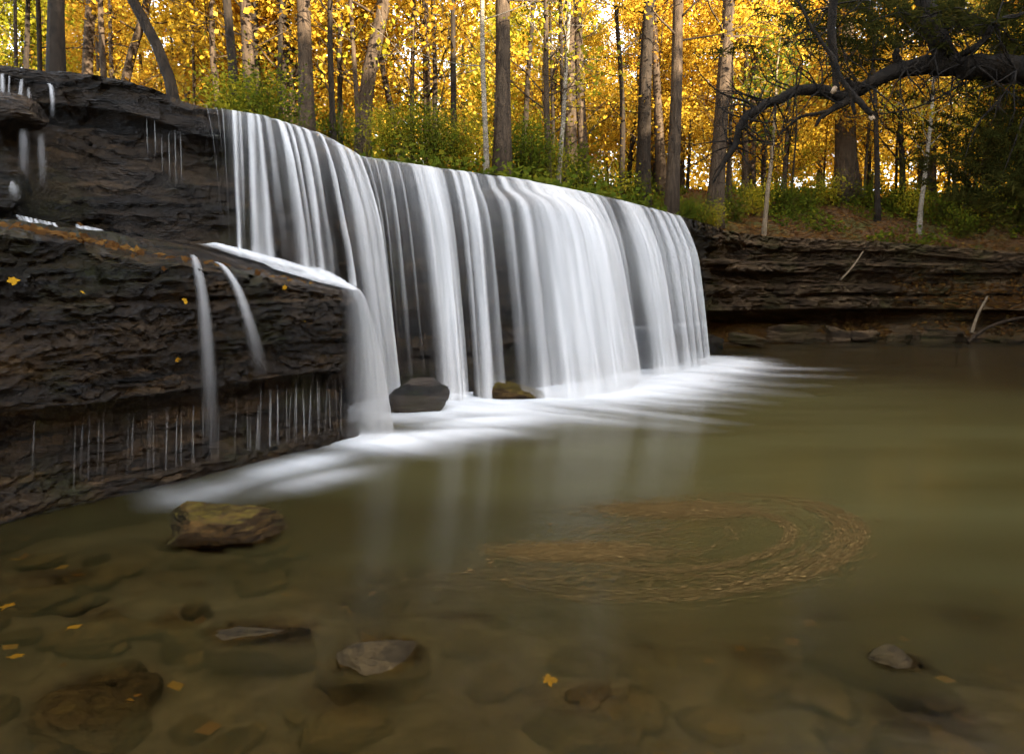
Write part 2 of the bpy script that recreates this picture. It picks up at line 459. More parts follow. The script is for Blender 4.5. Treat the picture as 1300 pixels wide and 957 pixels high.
# ------------------------------------------------------------------ streambed and water
def bed_z(x, y):
    d = np.hypot((x - 2.6) / 1.3, y - 7.6)
    z = -1.15 + 1.0 * sstep(1.2, 5.6, d)
    near = sstep(4.6, 2.4, y)
    z = np.maximum(z, -1.15 + 0.9 * near + 0.13 * sstep(0.3, -1.5, x))
    z = z + 0.05 * fbm(x * 1.6, y * 1.6, 0, 3, 4) + 0.035 * fbm(x * 5, y * 5, 0, 23, 3)
    return np.minimum(z, -0.08)

bx = axis(-10, 17, -5, 6, 0.07, 0.5); by = axis(-5.5, 21.5, 1.5, 6, 0.07, 0.5)
BX, BY = np.meshgrid(bx, by, indexing='ij')
BZ = bed_z(BX, BY)
bed = add('streambed', np.stack([BX.ravel(), BY.ravel(), BZ.ravel()], -1), grid_faces(len(bx), len(by))[:, ::-1], M['bed'])
tag(bed, kind='structure')

# ------------------------------------------------------------------ rock faces
def strata(s, z, layers, seed, amp):
    """outward offset of a bedded rock face at distance s along it and height z"""
    zz = z + 0.05 * fbm(s * 0.5, 0 * s, 0, seed, 3)
    off = np.zeros(np.broadcast(s, z).shape)
    for i, (z0, z1, o) in enumerate(layers):
        m = sstep(z0 - 0.02, z0 + 0.02, zz) * (1 - sstep(z1 - 0.02, z1 + 0.02, zz))
        blk = fbm(s * 1.1 + i * 31.7, np.full_like(s, i * 3.3), 0, seed + i, 3)
        cell = np.floor(s * 1.4 + 0.8 * fbm(s * 0.7, 0 * s, 0, seed + 90 + i, 2) + i * 0.37)
        jit = _h(cell.astype(np.int64), np.full(cell.shape, i, np.int64), np.zeros(cell.shape, np.int64), seed) - 0.5
        off = off + m * (o + amp * (0.6 * blk + 0.5 * jit))
    return off

def make_layers(z0, z1, seed, tmin=0.06, tmax=0.32, amp=0.1):
    r = random.Random(seed); l = []; z = z0
    while z < z1:
        t = r.uniform(tmin, tmax); l.append((z, z + t, r.uniform(-amp, amp))); z += t
    return l

def rough_rock(x, y, z, seed, a=0.05):
    tq = 2.6 * fbm(x * 1.5, y * 1.5, z * 4.0, seed + 7, 3) + z * 4.2
    fr_ = tq - np.floor(tq)
    return 1.1 * a * (sstep(0.0, 0.18, fr_) - fr_) + a * fbm(x * 3.1, y * 3.1, z * 6.0, seed, 5, 0.55) + 0.25 * a * np.abs(fbm(x * 13, y * 13, z * 22, seed + 3, 3))

def wall(name, P, s, zb, offset_fn, mat, cap=1.25, dz=0.028, seed=1, ra=0.05, capz=None):
    """P: rim points (x, y, z); the face runs from the rim down to zb; offset_fn(s, z, ztop) is how far it juts to the pool"""
    T = np.gradient(P[:, :2], axis=0); T /= np.linalg.norm(T, axis=1)[:, None]
    k = 9; T = np.stack([np.convolve(np.pad(T[:, i], k, mode='edge'), np.ones(2 * k + 1) / (2 * k + 1), 'valid') for i in (0, 1)], -1)
    T /= np.linalg.norm(T, axis=1)[:, None]
    Nrm = np.stack([T[:, 1], -T[:, 0]], -1)                # to the pool
    nv = int((P[:, 2].max() - zb) / dz)
    nc = 22
    tt = np.linspace(0, 1, nv)
    Z = P[:, 2][:, None] + (zb - P[:, 2])[:, None] * tt[None]
    S = np.repeat(s[:, None], nv, 1)
    O = offset_fn(S, Z, P[:, 2][:, None])
    dtop = P[:, 2][:, None] - Z
    O = np.where(dtop < 0.3, np.maximum(O, 0.03), O)
    X = P[:, 0][:, None] + Nrm[:, 0:1] * O; Y = P[:, 1][:, None] + Nrm[:, 1:2] * O
    rr = rough_rock(X, Y, Z, seed, ra)
    X = X + Nrm[:, 0:1] * rr; Y = Y + Nrm[:, 1:2] * rr
    # the cap behind the rim
    c = np.linspace(1, 0, nc, endpoint=False)
    CO = -cap * c[None] + O[:, :1] * (1 - c[None])
    CX = P[:, 0][:, None] + Nrm[:, 0:1] * CO; CY = P[:, 1][:, None] + Nrm[:, 1:2] * CO
    CZ = P[:, 2][:, None] + 0.05 * (c[None] ** 0.5 - 0) + 0.05 * fbm(CX * 3, CY * 3, 0, seed + 8, 4) * np.ones_like(CX)
    CZ[:, -2:] -= 0.02
    CZ[:, 0] -= 0.5
    X = np.concatenate([CX, X], 1); Y = np.concatenate([CY, Y], 1); Z = np.concatenate([CZ, Z], 1)
    f = grid_faces(X.shape[0], X.shape[1])[:, ::-1]
    o = add(name, np.stack([X.ravel(), Y.ravel(), Z.ravel()], -1), f, mat)
    return o, Nrm

CURVE, CS = smooth_curve(np.concatenate([LIP, RIGHT[:12]]), 0.03, True)
i_fall_end = int(np.argmin(np.hypot(CURVE[:, 0] - RIGHT[0, 0], CURVE[:, 1] - RIGHT[0, 1])))
i_left = 0
lay = make_layers(-1.2, 4.2, 4, 0.05, 0.3, 0.07)
xs_of_s = np.interp
def wall_off(S, Z, ZT):
    X = np.interp(S, CS, CURVE[:, 0])
    d = ZT - Z
    o = strata(S, Z, lay, 40, 0.09)
    o = o + 0.10 * (1 - sstep(0.16, 0.34, d)) - 0.14 * sstep(0.2, 0.5, d) * (1 - sstep(0.5, 1.3, d))   # cap slab, then an undercut
    o = o - 0.10 * sstep(0.4, 1.8, d)
    o = o + 0.42 * (1 - sstep(0.16, 0.42, Z + 0.1 * fbm(S * 0.9, 0 * S, 0, 77, 3))) * sstep(-3.0, -1.5, X)   # low shelf at the foot
    # the stepped corner at the far left
    b = sstep(-4.25, -4.75, X)
    o = o + b * (0.45 * sstep(0.42, 0.5, d) + 0.42 * sstep(0.98, 1.1, d))
    # the foot shelf half way down in the middle of the falls
    mid = np.exp(-((X - 0.05) / 0.75) ** 2)
    o = o + mid * 0.30 * sstep(0.22, 0.3, d) * (1 - 0.4 * sstep(0.8, 1.6, d))
    return o
seg = slice(0, i_fall_end + 26)
fw, FN = wall('cliff_wall', CURVE[seg], CS[seg], -1.3, wall_off, M['wall'], seed=21, ra=0.055)
tag(fw, 'dark wet layered rock wall that the wide white waterfall pours over', 'rock wall')

lay2 = make_layers(-1.2, 4.2, 9, 0.09, 0.34, 0.14)
def bank_off(S, Z, ZT):
    o = strata(S, Z, lay2, 60, 0.24)
    o = o - 0.75 * sstep(0.88, 0.80, Z) * sstep(0.15, 0.5, ZT - Z)       # the dark overhang near the foot
    o = o + 1.0 * sstep(0.62, -0.05, Z)                            # rubble foot runs out into the pool
    o = o - 0.12 * (ZT - Z)
    Xs = np.interp(S, CS, CURVE[:, 0])
    o = o + 1.3 * sstep(11.2, 13.5, Xs + 0.8 * fbm(S * .8, Z, 0, 5, 2)) * sstep(1.9, 0.1, Z)
    return o
segb = slice(i_fall_end - 14, len(CURVE))
bw, _ = wall('bank_cliff', CURVE[segb], CS[segb], -1.0, bank_off, M['bank'], cap=1.3, dz=0.035, seed=33, ra=0.10)
tag(bw, 'brown layered rock bank under the woods at the far side of the pool', 'rock bank')

# ------------------------------------------------------------------ the lower ledge at the left
LEDGE_PTS = np.array([(-6.6, -1.0), (-5.2, 1.3), (-4.1, 2.95), (-3.22, 4.25), (-2.4, 5.45), (-1.82, 6.31), (-1.67, 6.53), (-1.60, 6.70), (-1.68, 6.92), (-1.86, 7.35), (-2.2, 8.0), (-2.75, 8.9)])
LC, LS = smooth_curve(np.concatenate([LEDGE_PTS, np.zeros((len(LEDGE_PTS), 1))], 1), 0.018, True)
def front_dist(x, y):
    """distance behind the long front rim"""
    a = np.array([-3.22, 4.25]); d = np.array([-1.60, 6.6]) - a; d /= np.linalg.norm(d)
    return -((x - a[0]) * d[1] - (y - a[1]) * d[0])
def in_poly(poly, X, Y):
    ins = np.zeros(np.shape(X), bool)
    for a, b in zip(poly, np.roll(poly, -1, 0)):
        c = (a[1] > Y) != (b[1] > Y)
        ins ^= c & (X < a[0] + (Y - a[1]) / (b[1] - a[1] + 1e-12) * (b[0] - a[0]))
    return ins
def ledge_top(x, y):
    x = np.asarray(x, float); y = np.asarray(y, float)
    z = 1.455 + (x + 1.62) * -0.2587
    d = np.maximum(front_dist(x, y), 0)
    lf = sstep(-1.6, -3.2, x)
    z = z + 0.07 * lf * sstep(0.72, 0.78, d + 0.25 * fbm(x * 1.3, y * 1.3, 0, 51, 3))
    z = np.where(x < -3.3, z + (x + 3.3) * -0.2587 * -0.7, z)
    return z + 0.018 * fbm(x * 2.6, y * 2.6, 0, 8, 4)

lay3 = [(-0.6, -0.02, 0.02), (-0.02, 0.13, -0.04), (0.13, 0.22, -0.10), (0.22, 0.36, -0.14), (0.36, 0.46, -0.20), (0.46, 0.58, -0.24), (0.58, 0.71, -0.30),
        (0.71, 1.02, 0.0), (1.02, 1.40, 0.02), (1.40, 1.44, -0.05), (1.44, 1.8, 0.0), (1.8, 3.2, 0.02)]
def build_ledge():
    P = LC[:, :2]
    T = np.gradient(P, axis=0); T /= np.linalg.norm(T, axis=1)[:, None]
    Nn = np.stack([T[:, 1], -T[:, 0]], -1)
    zt = ledge_top(P[:, 0], P[:, 1])
    nv = 170
    tt = np.linspace(0, 1, nv)
    Z = zt[:, None] + (-0.6 - zt)[:, None] * tt[None]
    S = np.repeat(LS[:, None], nv, 1)
    # bedding dips a little to the right with the top
    Zs = Z - 0.0
    O = np.zeros_like(Z)
    zz = Zs + 0.03 * fbm(S * 0.8, 0 * S, 0, 3, 3)
    for i, (a, b, o) in enumerate(lay3):
        m = sstep(a - 0.018, a + 0.018, zz) * (1 - sstep(b - 0.018, b + 0.018, zz))
        O += m * (o + 0.05 * fbm(S * 1.3 + 7 * i, 0 * S + i, 0, 70 + i, 3))
    d = zt[:, None] - Z
    O -= 0.05 * (1 - sstep(0.0, 0.06, d)) ** 2
    O += 0.07 * fbm(S * 1.0, Z * 1.2, 0, 15, 3)
    # rough weathered face: lumps and small overlapping plates
    X0 = P[:, 0][:, None] + Nn[:, 0:1] * O; Y0 = P[:, 1][:, None] + Nn[:, 1:2] * O
    pl = fbm(S * 6, Z * 15 + 1.5 * fbm(S * 2, Z * 2, 0, 5, 2), 0, 31, 3)
    tq = 3.2 * fbm(S * 2.2, Z * 6.0 + 0.8 * fbm(S * 1.2, Z * 2, 0, 45, 2), 0, 46, 4) + Z * 5.0
    fr_ = tq - np.floor(tq)
    O += 0.05 * (sstep(0.0, 0.16, fr_) - fr_)
    O += 0.045 * fbm(S * 4.5, Z * 9, 0, 12, 4) + 0.03 * np.abs(pl) + 0.020 * fbm(S * 22, Z * 34, 0, 13, 3)
    X = P[:, 0][:, None] + Nn[:, 0:1] * O; Y = P[:, 1][:, None] + Nn[:, 1:2] * O
    nc = 26; c = np.linspace(1, 0, nc, endpoint=False)
    CO = -0.42 * c[None] + O[:, :1] * (1 - c[None])
    CX = P[:, 0][:, None] + Nn[:, 0:1] * CO; CY = P[:, 1][:, None] + Nn[:, 1:2] * CO
    CZ = ledge_top(CX, CY) * (c[None] > -1) + 0.012 * fbm(CX * 9, CY * 9, 0, 19, 3)
    CZ = CZ * 1.0
    k = np.clip(c * 6, 0, 1)[None]
    CZ = CZ * k + zt[:, None] * (1 - k)
    CZ[:, 0] -= 0.15
    X = np.concatenate([CX, X], 1); Y = np.concatenate([CY, Y], 1); Z = np.concatenate([CZ, Z], 1)
    V = [np.stack([X.ravel(), Y.ravel(), Z.ravel()], -1)]
    Fs = [grid_faces(X.shape[0], X.shape[1])[:, ::-1]]
    # the top behind the rim
    hx = np.arange(-9, -1.2, 0.05); hy = np.arange(-1, 9.4, 0.05)
    HX, HY = np.meshgrid(hx, hy, indexing='ij')
    poly = np.concatenate([P[::10], [[-9, 9.4], [-9, -1]]])
    ins = np.zeros(HX.shape, bool)
    for a, b in zip(poly, np.roll(poly, -1, 0)):
        cnd = (a[1] > HY) != (b[1] > HY)
        with np.errstate(divide='ignore', invalid='ignore'):
            ins ^= cnd & (HX < a[0] + (HY - a[1]) / (b[1] - a[1]) * (b[0] - a[0]))
    dm = np.full(HX.shape, 9.0)
    for p in P[::8]: dm = np.minimum(dm, np.hypot(HX - p[0], HY - p[1]))
    HZ = ledge_top(HX, HY) + 0.012 * fbm(HX * 9, HY * 9, 0, 19, 3) - 0.006
    ff = grid_faces(len(hx), len(hy))[:, ::-1]
    kp = (ins & (dm > 0.3)).ravel()[ff].all(1)
    V.append(np.stack([HX.ravel(), HY.ravel(), HZ.ravel()], -1)); Fs.append(ff[kp] + len(V[0]))
    return add('rock_ledge', np.concatenate(V), np.concatenate(Fs), M['ledge'])
lg = build_ledge()
tag(lg, 'thick dark mossy rock ledge jutting into the pool below the falls', 'rock ledge')

# ------------------------------------------------------------------ falling water
def interp_pts(px):
    P = lip_at(px)
    T = np.gradient(P[:, :2], axis=0); T /= np.linalg.norm(T, axis=1)[:, None]
    k = 40; T = np.stack([np.convolve(np.pad(T[:, i], k, mode='edge'), np.ones(2 * k + 1) / (2 * k + 1), 'valid') for i in (0, 1)], -1)
    T /= np.linalg.norm(T, axis=1)[:, None]
    return P, np.stack([T[:, 1], -T[:, 0]], -1)

def gauss(x, c, w): return np.exp(-((x - c) / w) ** 2)

STRANDS = [  # centre px at the lip, half width px, strength, how fast it spreads, how fast it fades
    (255, 2.0, .45, .4, .6), (272, 4, .42, .4, .7), (281, 3, .5, .3, .5), (297, 4.0, .95, .15, .15), (304, 3, .45, .3, .5), (316, 5.0, .85, .15, .25), (324, 3, .8, .2, .3),
    (333, 4, .55, .4, .5), (346, 4.5, .95, .15, .2), (355, 3.5, .7, .3, .35), (366, 5.5, .9, .2, .25), (378, 5, .75, .3, .45), (395, 2.6, .85, .2, .15),
    (414, 6, .8, .4, .4), (426, 7, .9, .5, .35), (438, 6, .8, .5, .4), (453, 3, .5, .3, .4), (466, 3, .45, .4, .5), (480, 5, .55, .5, .55), (494, 3, .4, .4, .5),
    (516, 9, .75, .1, .2), (534, 14, 1.2, .1, .0), (549, 6, .6, .2, .4), (568, 6, .7, .2, .2), (581, 8, 1.05, .1, .05), (593, 5, .5, .2, .3),
    (612, 7, .55, .3, .35), (628, 8, .85, .2, .15), (645, 9, .8, .3, .25), (664, 13, 1.15, .3, .05), (686, 13, 1.25, .3, .0), (705, 11, 1.15, .25, .05),
    (722, 10, 1.0, .2, .05), (737, 8, .9, .2, .2), (751, 6, .45, .3, .4), (767, 5, .35, .3, .4), (779, 9, 1.1, .2, .0), (792, 8, 1.1, .2, .0), (806, 5, .6, .2, .3),
    (818, 6, 1.0, .15, .0), (829, 4, .9, .15, .1), (838, 4, .9, .15, .05), (848, 4.5, 1.0, .15, .0), (857, 3.5, .85, .15, .1), (865, 3, .85, .1, .1), (870, 2, .6, .1, .2)]

def landing_z(P):
    """ledge top for the left part of the falls, the pool for the rest"""
    return None

falls_root = empty('waterfall', tuple(lip_at(np.array([600.0]))[0] * [1, 1, 0]))
tag(falls_root, 'wide silky white waterfall pouring from the rim of the rock wall into the pool', 'waterfall')
ro = np.array(falls_root.location)

def curtain(name, px0, px1, zland, leap, nu, nv, seed, bulge=0.10, al=1.0, back=0.0, sel=None, parent=falls_root):
    px = np.linspace(px0, px1, nu)
    P, Nn = interp_pts(px)
    zl = np.asarray(zland(px)); lp = np.asarray(leap(px))
    Hh = P[:, 2] - zl
    # v < 0.14 : over the rim; then the free fall
    v = np.linspace(0, 1, nv)
    va = 0.12
    fa = np.clip(v / va, 0, 1); fb = np.clip((v - va) / (1 - va), 0, 1)
    t = np.sqrt(fb * 0.98 + 0.02 * fb ** 2)
    out_ = -0.55 * (1 - fa)[None] + 0.12 * fa[None] + lp[:, None] * (t[None] * (0.90 + 0.1 * t[None]))
    z = P[:, 2][:, None] + 0.035 + 0.05 * (1 - fa)[None] - 0.03 * fa[None] ** 2 - Hh[:, None] * fb[None] * 1.01
    # the strands
    A = np.zeros((nu, nv)); G = np.zeros((nu, nv))
    PX = px[:, None]
    wob = (1.5 + 4.0 * fb[None]) * fbm(PX * 0.045, v[None] * 1.2, 0, seed, 3)
    for (c, w, st, sp, fd) in (STRANDS if sel is None else sel):
        ww = np.interp(c, [440, 470, 620, 660], [.72, .62, .66, .8]) * w * (1 + sp * fb[None] * 2.2)
        g = gauss(PX + wob, c, ww)
        A += st * g * (1 - fd * fb[None]) / (1 + 0.5 * sp * fb[None])
        G += st * g
    n = fbm(PX * 0.16, v[None] * 1.3, 0, seed + 2, 3)
    A = np.clip(A * (1 + 0.45 * n) - 0.17, 0, None)
    A += 0.20 * (1 - fb)[None] ** 2 * sstep(275, 300, PX)      # the thin skin of water on the rim
    A = A * sstep(0, 0.10, v)[None] * al
    A += 0.5 * sstep(0.86, 1.0, fb)[None] * np.clip(A, 0, 1)
    A = 1 - np.exp(-1.75 * np.clip(A, 0, None) ** 1.55)
    A = A * sstep(0, 4, px - px0)[:, None] * sstep(0, 4, px1 - px)[:, None]
    md = np.exp(-((px - 655) / 58.0) ** 4)[:, None]
    out_ = out_ + 0.30 * md * sstep(0.17, 0.30, v)[None]
    z = z + 0.10 * md * (sstep(0.16, 0.26, v) * (1 - sstep(0.3, 0.7, v)))[None]
    out_ = out_ + bulge * np.clip(G, 0, 1.2) * sstep(0.05, 0.4, v)[None] + back
    X = P[:, 0][:, None] + Nn[:, 0:1] * out_; Y = P[:, 1][:, None] + Nn[:, 1:2] * out_
    L = np.concatenate([[0], np.cumsum(np.linalg.norm(np.diff(P[:, :2], axis=0), axis=1))])
    UV = np.stack([np.repeat(L[:, None], nv, 1) + seed * 3.1, np.repeat(v[None] * 3.0, nu, 0)], -1)
    V = np.stack([X, Y, z], -1).reshape(-1, 3) - ro
    return add(name, V, grid_faces(nu, nv), M['silk'], parent, attrs={'alpha': A.ravel()}, uv=UV.reshape(-1, 2))

def zl_left(px):
    P, Nn = interp_pts(px); Q = P[:, :2] + Nn * 0.5
    return ledge_top(Q[:, 0], Q[:, 1])
def zl_pool(px): return np.zeros_like(px)
def leap_right(px): return np.interp(px, [402, 440, 500, 600, 640, 700, 760, 870], [0.42, 0.52, 0.70, 0.8, 0.95, 1.05, 0.85, 0.62])
for k, (bk, al, sd) in enumerate(((0.0, 1.25, 1), (-0.20, 0.16, 5))):
    curtain('water_curtain', 250, 412, zl_left, lambda p: 0.42 + 0 * p, 400, 60, sd, 0.07, al, bk)
    curtain('water_curtain', 402, 874, zl_pool, leap_right, 900, 70, sd + 1, 0.16, al, bk)

def ribbon(mb, P, w, side, thick=0.25):
    """half-round ribbon of water along P; side = across direction"""
    P = np.asarray(P, float); n = len(P); w = np.broadcast_to(np.asarray(w, float), (n,))
    side = np.asarray(side, float); side = side / np.linalg.norm(side)
    T = np.gradient(P, axis=0); T /= np.linalg.norm(T, axis=1)[:, None]
    fr = np.cross(T, side); fr /= np.linalg.norm(fr, axis=1)[:, None] + 1e-9
    if fr[:, 1].mean() > 0: fr = -fr
    th = np.linspace(-1, 1, 9)
    V = P[:, None] + (th[None, :, None] * w[:, None, None]) * side + (thick * np.sqrt(np.clip(1 - th ** 2, 0, 1)))[None, :, None] * w[:, None, None] * fr[:, None]
    A = np.repeat(((1 - th ** 2) ** 2.2)[None], n, 0)
    L = np.linspace(0, 1, n)
    UV = np.stack([np.repeat((th * 0.1)[None], n, 0) * (w[:, None] / 0.04), np.repeat(L[:, None] * 2, 9, 1)], -1)
    return V.reshape(-1, 3), grid_faces(n, 9), A, UV.reshape(-1, 2)

TRICKLE_SEED = [0]
def trickle(name, P, w, strength, side=(1, 0.2, 0), parent=None, fade=(0.05, 0.7), mat='trickle'):
    P = np.asarray(P, float)
    t = np.linspace(0, 1, len(P)); tt = np.linspace(0, 1, 40)
    Q = np.stack([np.interp(tt, t, P[:, k]) for k in range(3)], -1)
    k = np.ones(7) / 7
    Qs = np.stack([np.convolve(np.pad(Q[:, i], 3, mode='edge'), k, 'valid') for i in range(3)], -1)
    o = Qs[0].copy(); o[2] = Qs[-1][2]
    ww = np.interp(tt, np.linspace(0, 1, len(np.atleast_1d(w))), np.atleast_1d(w))
    V, f, A, UV = ribbon(None, Qs - o, ww, side)
    a = strength * sstep(0, fade[0] + 1e-3, tt) * (1 - sstep(fade[1], 1.0, tt))
    TRICKLE_SEED[0] += 1
    UV[:, 0] += TRICKLE_SEED[0] * 1.7
    ob = add(name, V, f, M[mat], parent, attrs={'alpha': (A * a[:, None]).ravel()}, uv=UV)
    ob.location = o
    return ob

# the cascade round the ledge's right end
def build_cascade():
    root = empty('side_cascade', (-1.4, 6.9, 0)); o = np.array(root.location)
    tag(root, 'rounded white cascade spilling off the right end of the dark ledge', 'waterfall')
    # sheet of water running over the ledge top
    i0 = np.argmin(np.hypot(LC[:, 0] + 1.72, LC[:, 1] - 6.44)); i1 = np.argmin(np.hypot(LC[:, 0] + 2.45, LC[:, 1] - 8.4))
    nu, nv = 150, 60
    ii = np.linspace(i0, i1, nu)
    P = np.stack([np.interp(ii, np.arange(len(LC)), LC[:, k]) for k in (0, 1)], -1)
    T = np.gradient(P, axis=0); T /= np.linalg.norm(T, axis=1)[:, None]
    k = 25; T = np.stack([np.convolve(np.pad(T[:, i], k, mode='edge'), np.ones(2 * k + 1) / (2 * k + 1), 'valid') for i in (0, 1)], -1)
    T /= np.linalg.norm(T, axis=1)[:, None]
    Nn = np.stack([T[:, 1], -T[:, 0]], -1)
    zt = ledge_top(P[:, 0], P[:, 1])
    u = np.linspace(0, 1, nu); v = np.linspace(0, 1, nv)
    va = 0.3
    fa = np.clip(v / va, 0, 1); fb = np.clip((v - va) / (1 - va), 0, 1)
    lp = np.interp(u, [0, 0.3, 1], [0.16, 0.40, 0.42])
    outw = -1.1 * (1 - fa)[None] + 0.09 * fa[None] ** 3 + lp[:, None] * np.sqrt(fb)[None]
    for kk, (bk, al) in enumerate(((0.0, 1.0), (-0.09, 0.8))):
        fan = ((u[:, None] - 0.35) * 0.45) * fb[None] ** 1.5
        X = P[:, 0][:, None] + Nn[:, 0:1] * (outw + bk * fb[None]) + T[:, 0:1] * fan; Y = P[:, 1][:, None] + Nn[:, 1:2] * (outw + bk * fb[None]) + T[:, 1:2] * fan
        Zt = ledge_top(X, Y) + 0.035
        Z = np.where(fb[None] > 0, zt[:, None] + 0.035 - (zt[:, None] + 0.03) * fb[None], Zt)
        n = fbm(u[:, None] * 9, v[None] * 1.5, 0, 44 + kk, 3)
        A = 2.6 * np.ones((nu, nv)) * (1 + 0.3 * n)
        A *= (sstep(0.0, 0.42, u) * (1 - 0.5 * (u < 0)))[:, None] * sstep(1.0, 0.8, u)[:, None] * (0.72 + 0.5 * fbm(u[:, None] * 22 + 0 * v[None], v[None] * 1.0, 0, 47 + kk, 3)) * sstep(0, 0.16, v)[None]
        A *= al * (1 - 0.25 * fb[None])
        A = 1 - np.exp(-1.3 * A)
        UV = np.stack([np.repeat(u[:, None] * 2.2, nv, 1) + kk * 5, np.repeat(v[None] * 2, nu, 0)], -1)
        add('water_curtain', np.stack([X, Y, Z], -1).reshape(-1, 3) - o, grid_faces(nu, nv), M['silk'], root, attrs={'alpha': A.ravel()}, uv=UV.reshape(-1, 2))
    # the white sheet on the ledge top where the upper falls land
    hx = np.arange(-3.4, -1.55, 0.03); hy = np.arange(6.3, 8.9, 0.03)
    HX, HY = np.meshgrid(hx, hy, indexing='ij')
    d = np.minimum.reduce([np.hypot(HX - a, HY - b) / r for a, b, r in ((-2.55, 7.15, 0.42), (-2.3, 7.45, 0.5), (-2.0, 7.6, 0.5), (-1.85, 7.15, 0.42), (-2.8, 6.95, 0.34), (-2.0, 8.1, 0.5))])
    A = (1 - sstep(0.45, 1.05, d)) * (1 + 0.3 * fbm(HX * 5, HY * 5, 0, 4, 3))
    A = A * in_poly(np.concatenate([LC[::8, :2], [[-9, 9.4], [-9, -1]]]), HX, HY)
    Z = ledge_top(HX, HY) + 0.03 + 0.05 * np.clip(A, 0, 1)
    ff = grid_faces(len(hx), len(hy))[:, ::-1]; kp = (A.ravel()[ff] > 0.01).any(1)
    add('flow_sheet', np.stack([HX, HY, Z], -1).reshape(-1, 3) - o, ff[kp], M['silk'], root, attrs={'alpha': np.clip(A, 0, 1).ravel()},
        uv=np.stack([HX * 0.6 + HY * 0.4, HY * 0.5], -1).reshape(-1, 2))
build_cascade()

def face_pt(px, py, jut=0.05):
    """point in front of the ledge face seen at this pixel"""
    a = np.array([-3.22, 4.25]); b = np.array([-1.70, 6.45]); d = (b - a) / np.linalg.norm(b - a); n = np.array([d[1], -d[0]])
    lo, hi = 2.0, 9.0
    for _ in range(50):
        m = (lo + hi) / 2; q = W(px, py, m)
        if (q[:2] - a) @ n - jut > 0: lo = m
        else: hi = m
    return W(px, py, (lo + hi) / 2)

o = trickle('ledge_rivulet', [face_pt(243, 322, -0.1), face_pt(249, 332, .06), face_pt(258, 380, .12), face_pt(263, 450, .15), face_pt(267, 530, .17), face_pt(270, 605, .18)], [.025, .045, .06, .075, .085, .09], .46, (1, 1.4, 0), fade=(0.12, 0.12))
tag(o, 'straight thin white rivulet falling down the ledge face, left of the slanting one', 'rivulet')
o = trickle('ledge_rivulet', [face_pt(272, 332, -0.1), face_pt(284, 338, .06), face_pt(300, 362, .12), face_pt(313, 400, .16), face_pt(325, 445, .18), face_pt(334, 490, .2)], [.022, .035, .05, .065, .085, .10], .62, (1, 1.4, 0), fade=(0.12, 0.2))
tag(o, 'short slanting white rivulet arching off the rim of the dark ledge', 'rivulet')
rr = random.Random(3)
for k in range(44):
    px = 330 + 100 * (k / 19) + rr.uniform(-4, 4) if k < 20 else rr.uniform(40, 335)
    top = 478 + (430 - px) * 0.07 + rr.uniform(-3, 6) if px > 330 else 505 + (330 - px) * 0.05 + rr.uniform(-8, 14)
    ln = rr.uniform(80, 140) if px > 335 else rr.uniform(70, 170)
    lean = rr.uniform(-6, 3)
    o = trickle('ledge_trickle', [face_pt(px, top, -.02), face_pt(px + lean * .5, top + ln * .4, -.03), face_pt(px + lean, top + ln, -.02)], [.004, .008, .010, .012], (.36 if px > 325 else .18) * rr.uniform(.3, 1.0), (1, 1.4, 0), fade=(0.35, 0.15))
    tag(o, 'hair-thin white trickle dripping from the overhanging underside of the dark ledge', 'trickle', 'trickles under the dark ledge')

def wall_pt(px, py, jut):
    lo, hi = 4.0, 12.0
    for _ in range(50):
        m = (lo + hi) / 2; q = W(px, py, m)
        sd, _z = edge_query(q[:1], q[1:2])
        if sd[0] < -jut: lo = m
        else: hi = m
    return W(px, py, (lo + hi) / 2)

def tri(pts, w, st, fade=(.08, .6)):
    return trickle('wall_trickle', [wall_pt(*p) for p in pts], np.array(w) * .8, st * .62, (1, 0.1, 0), fade=(.22, .35))
tag(tri([(2, 88, -.1), (3, 96, .2), (4, 120, .3), (4, 145, .33)], [.02, .035, .05], .8), 'white trickle dropping from the rim at the far upper left edge', 'trickle')
tag(tri([(11, 90, -.1), (12, 98, .2), (11, 128, .3), (10, 150, .33)], [.012, .016, .02], .55), 'hair-thin trickle beside the leftmost one below the rim', 'trickle')
tag(tri([(28, 96, 0), (27, 108, .2), (25, 130, .3), (24, 156, .36)], [.02, .035, .05], .6), 'faint white trickle falling from the rim onto the stepped rock corner', 'trickle')
tag(tri([(36, 110, .1), (37, 125, .3), (40, 158, .5)], [.02, .03, .035], .4), 'dim trickle over dark stepped rock beneath the rim', 'trickle')
tag(tri([(60, 104, 0), (65, 110, .2), (67, 128, .28), (67, 155, .3)], [.025, .035, .035], .95, (.05, .8)), 'bright short trickle curving off the rim below the thick dark tree trunk', 'trickle')
tag(tri([(0, 222, .8), (10, 226, .95), (18, 240, 1.0), (22, 258, 1.0)], [.03, .06, .08], .8), 'small white spill over the rounded rock step at the left edge', 'trickle')
tag(tri([(52, 165, .5), (54, 200, .55), (56, 250, .6)], [.05, .06, .06], .22), 'broad faint veil of water on the wall below the bright short trickle', 'trickle')
tag(tri([(30, 162, .75), (31, 190, .8), (30, 250, .9)], [.06, .07, .07], .22), 'broad faint veil of water on the stepped rock corner', 'trickle')
for px, y0, y1, st in ((186, 148, 205, .3), (196, 150, 200, .35), (205, 168, 230, .22), (214, 165, 235, .3), (222, 160, 250, .25), (229, 165, 240, .35)):
    tag(tri([(px, y0, .16), (px + 1, (y0 + y1) / 2, .15), (px + 2, y1, .14)], [.006, .010, .014], st * 1.2), 'hair-thin trickle down the dark dry wall left of the main falls', 'trickle', 'thin trickles on the dry wall')
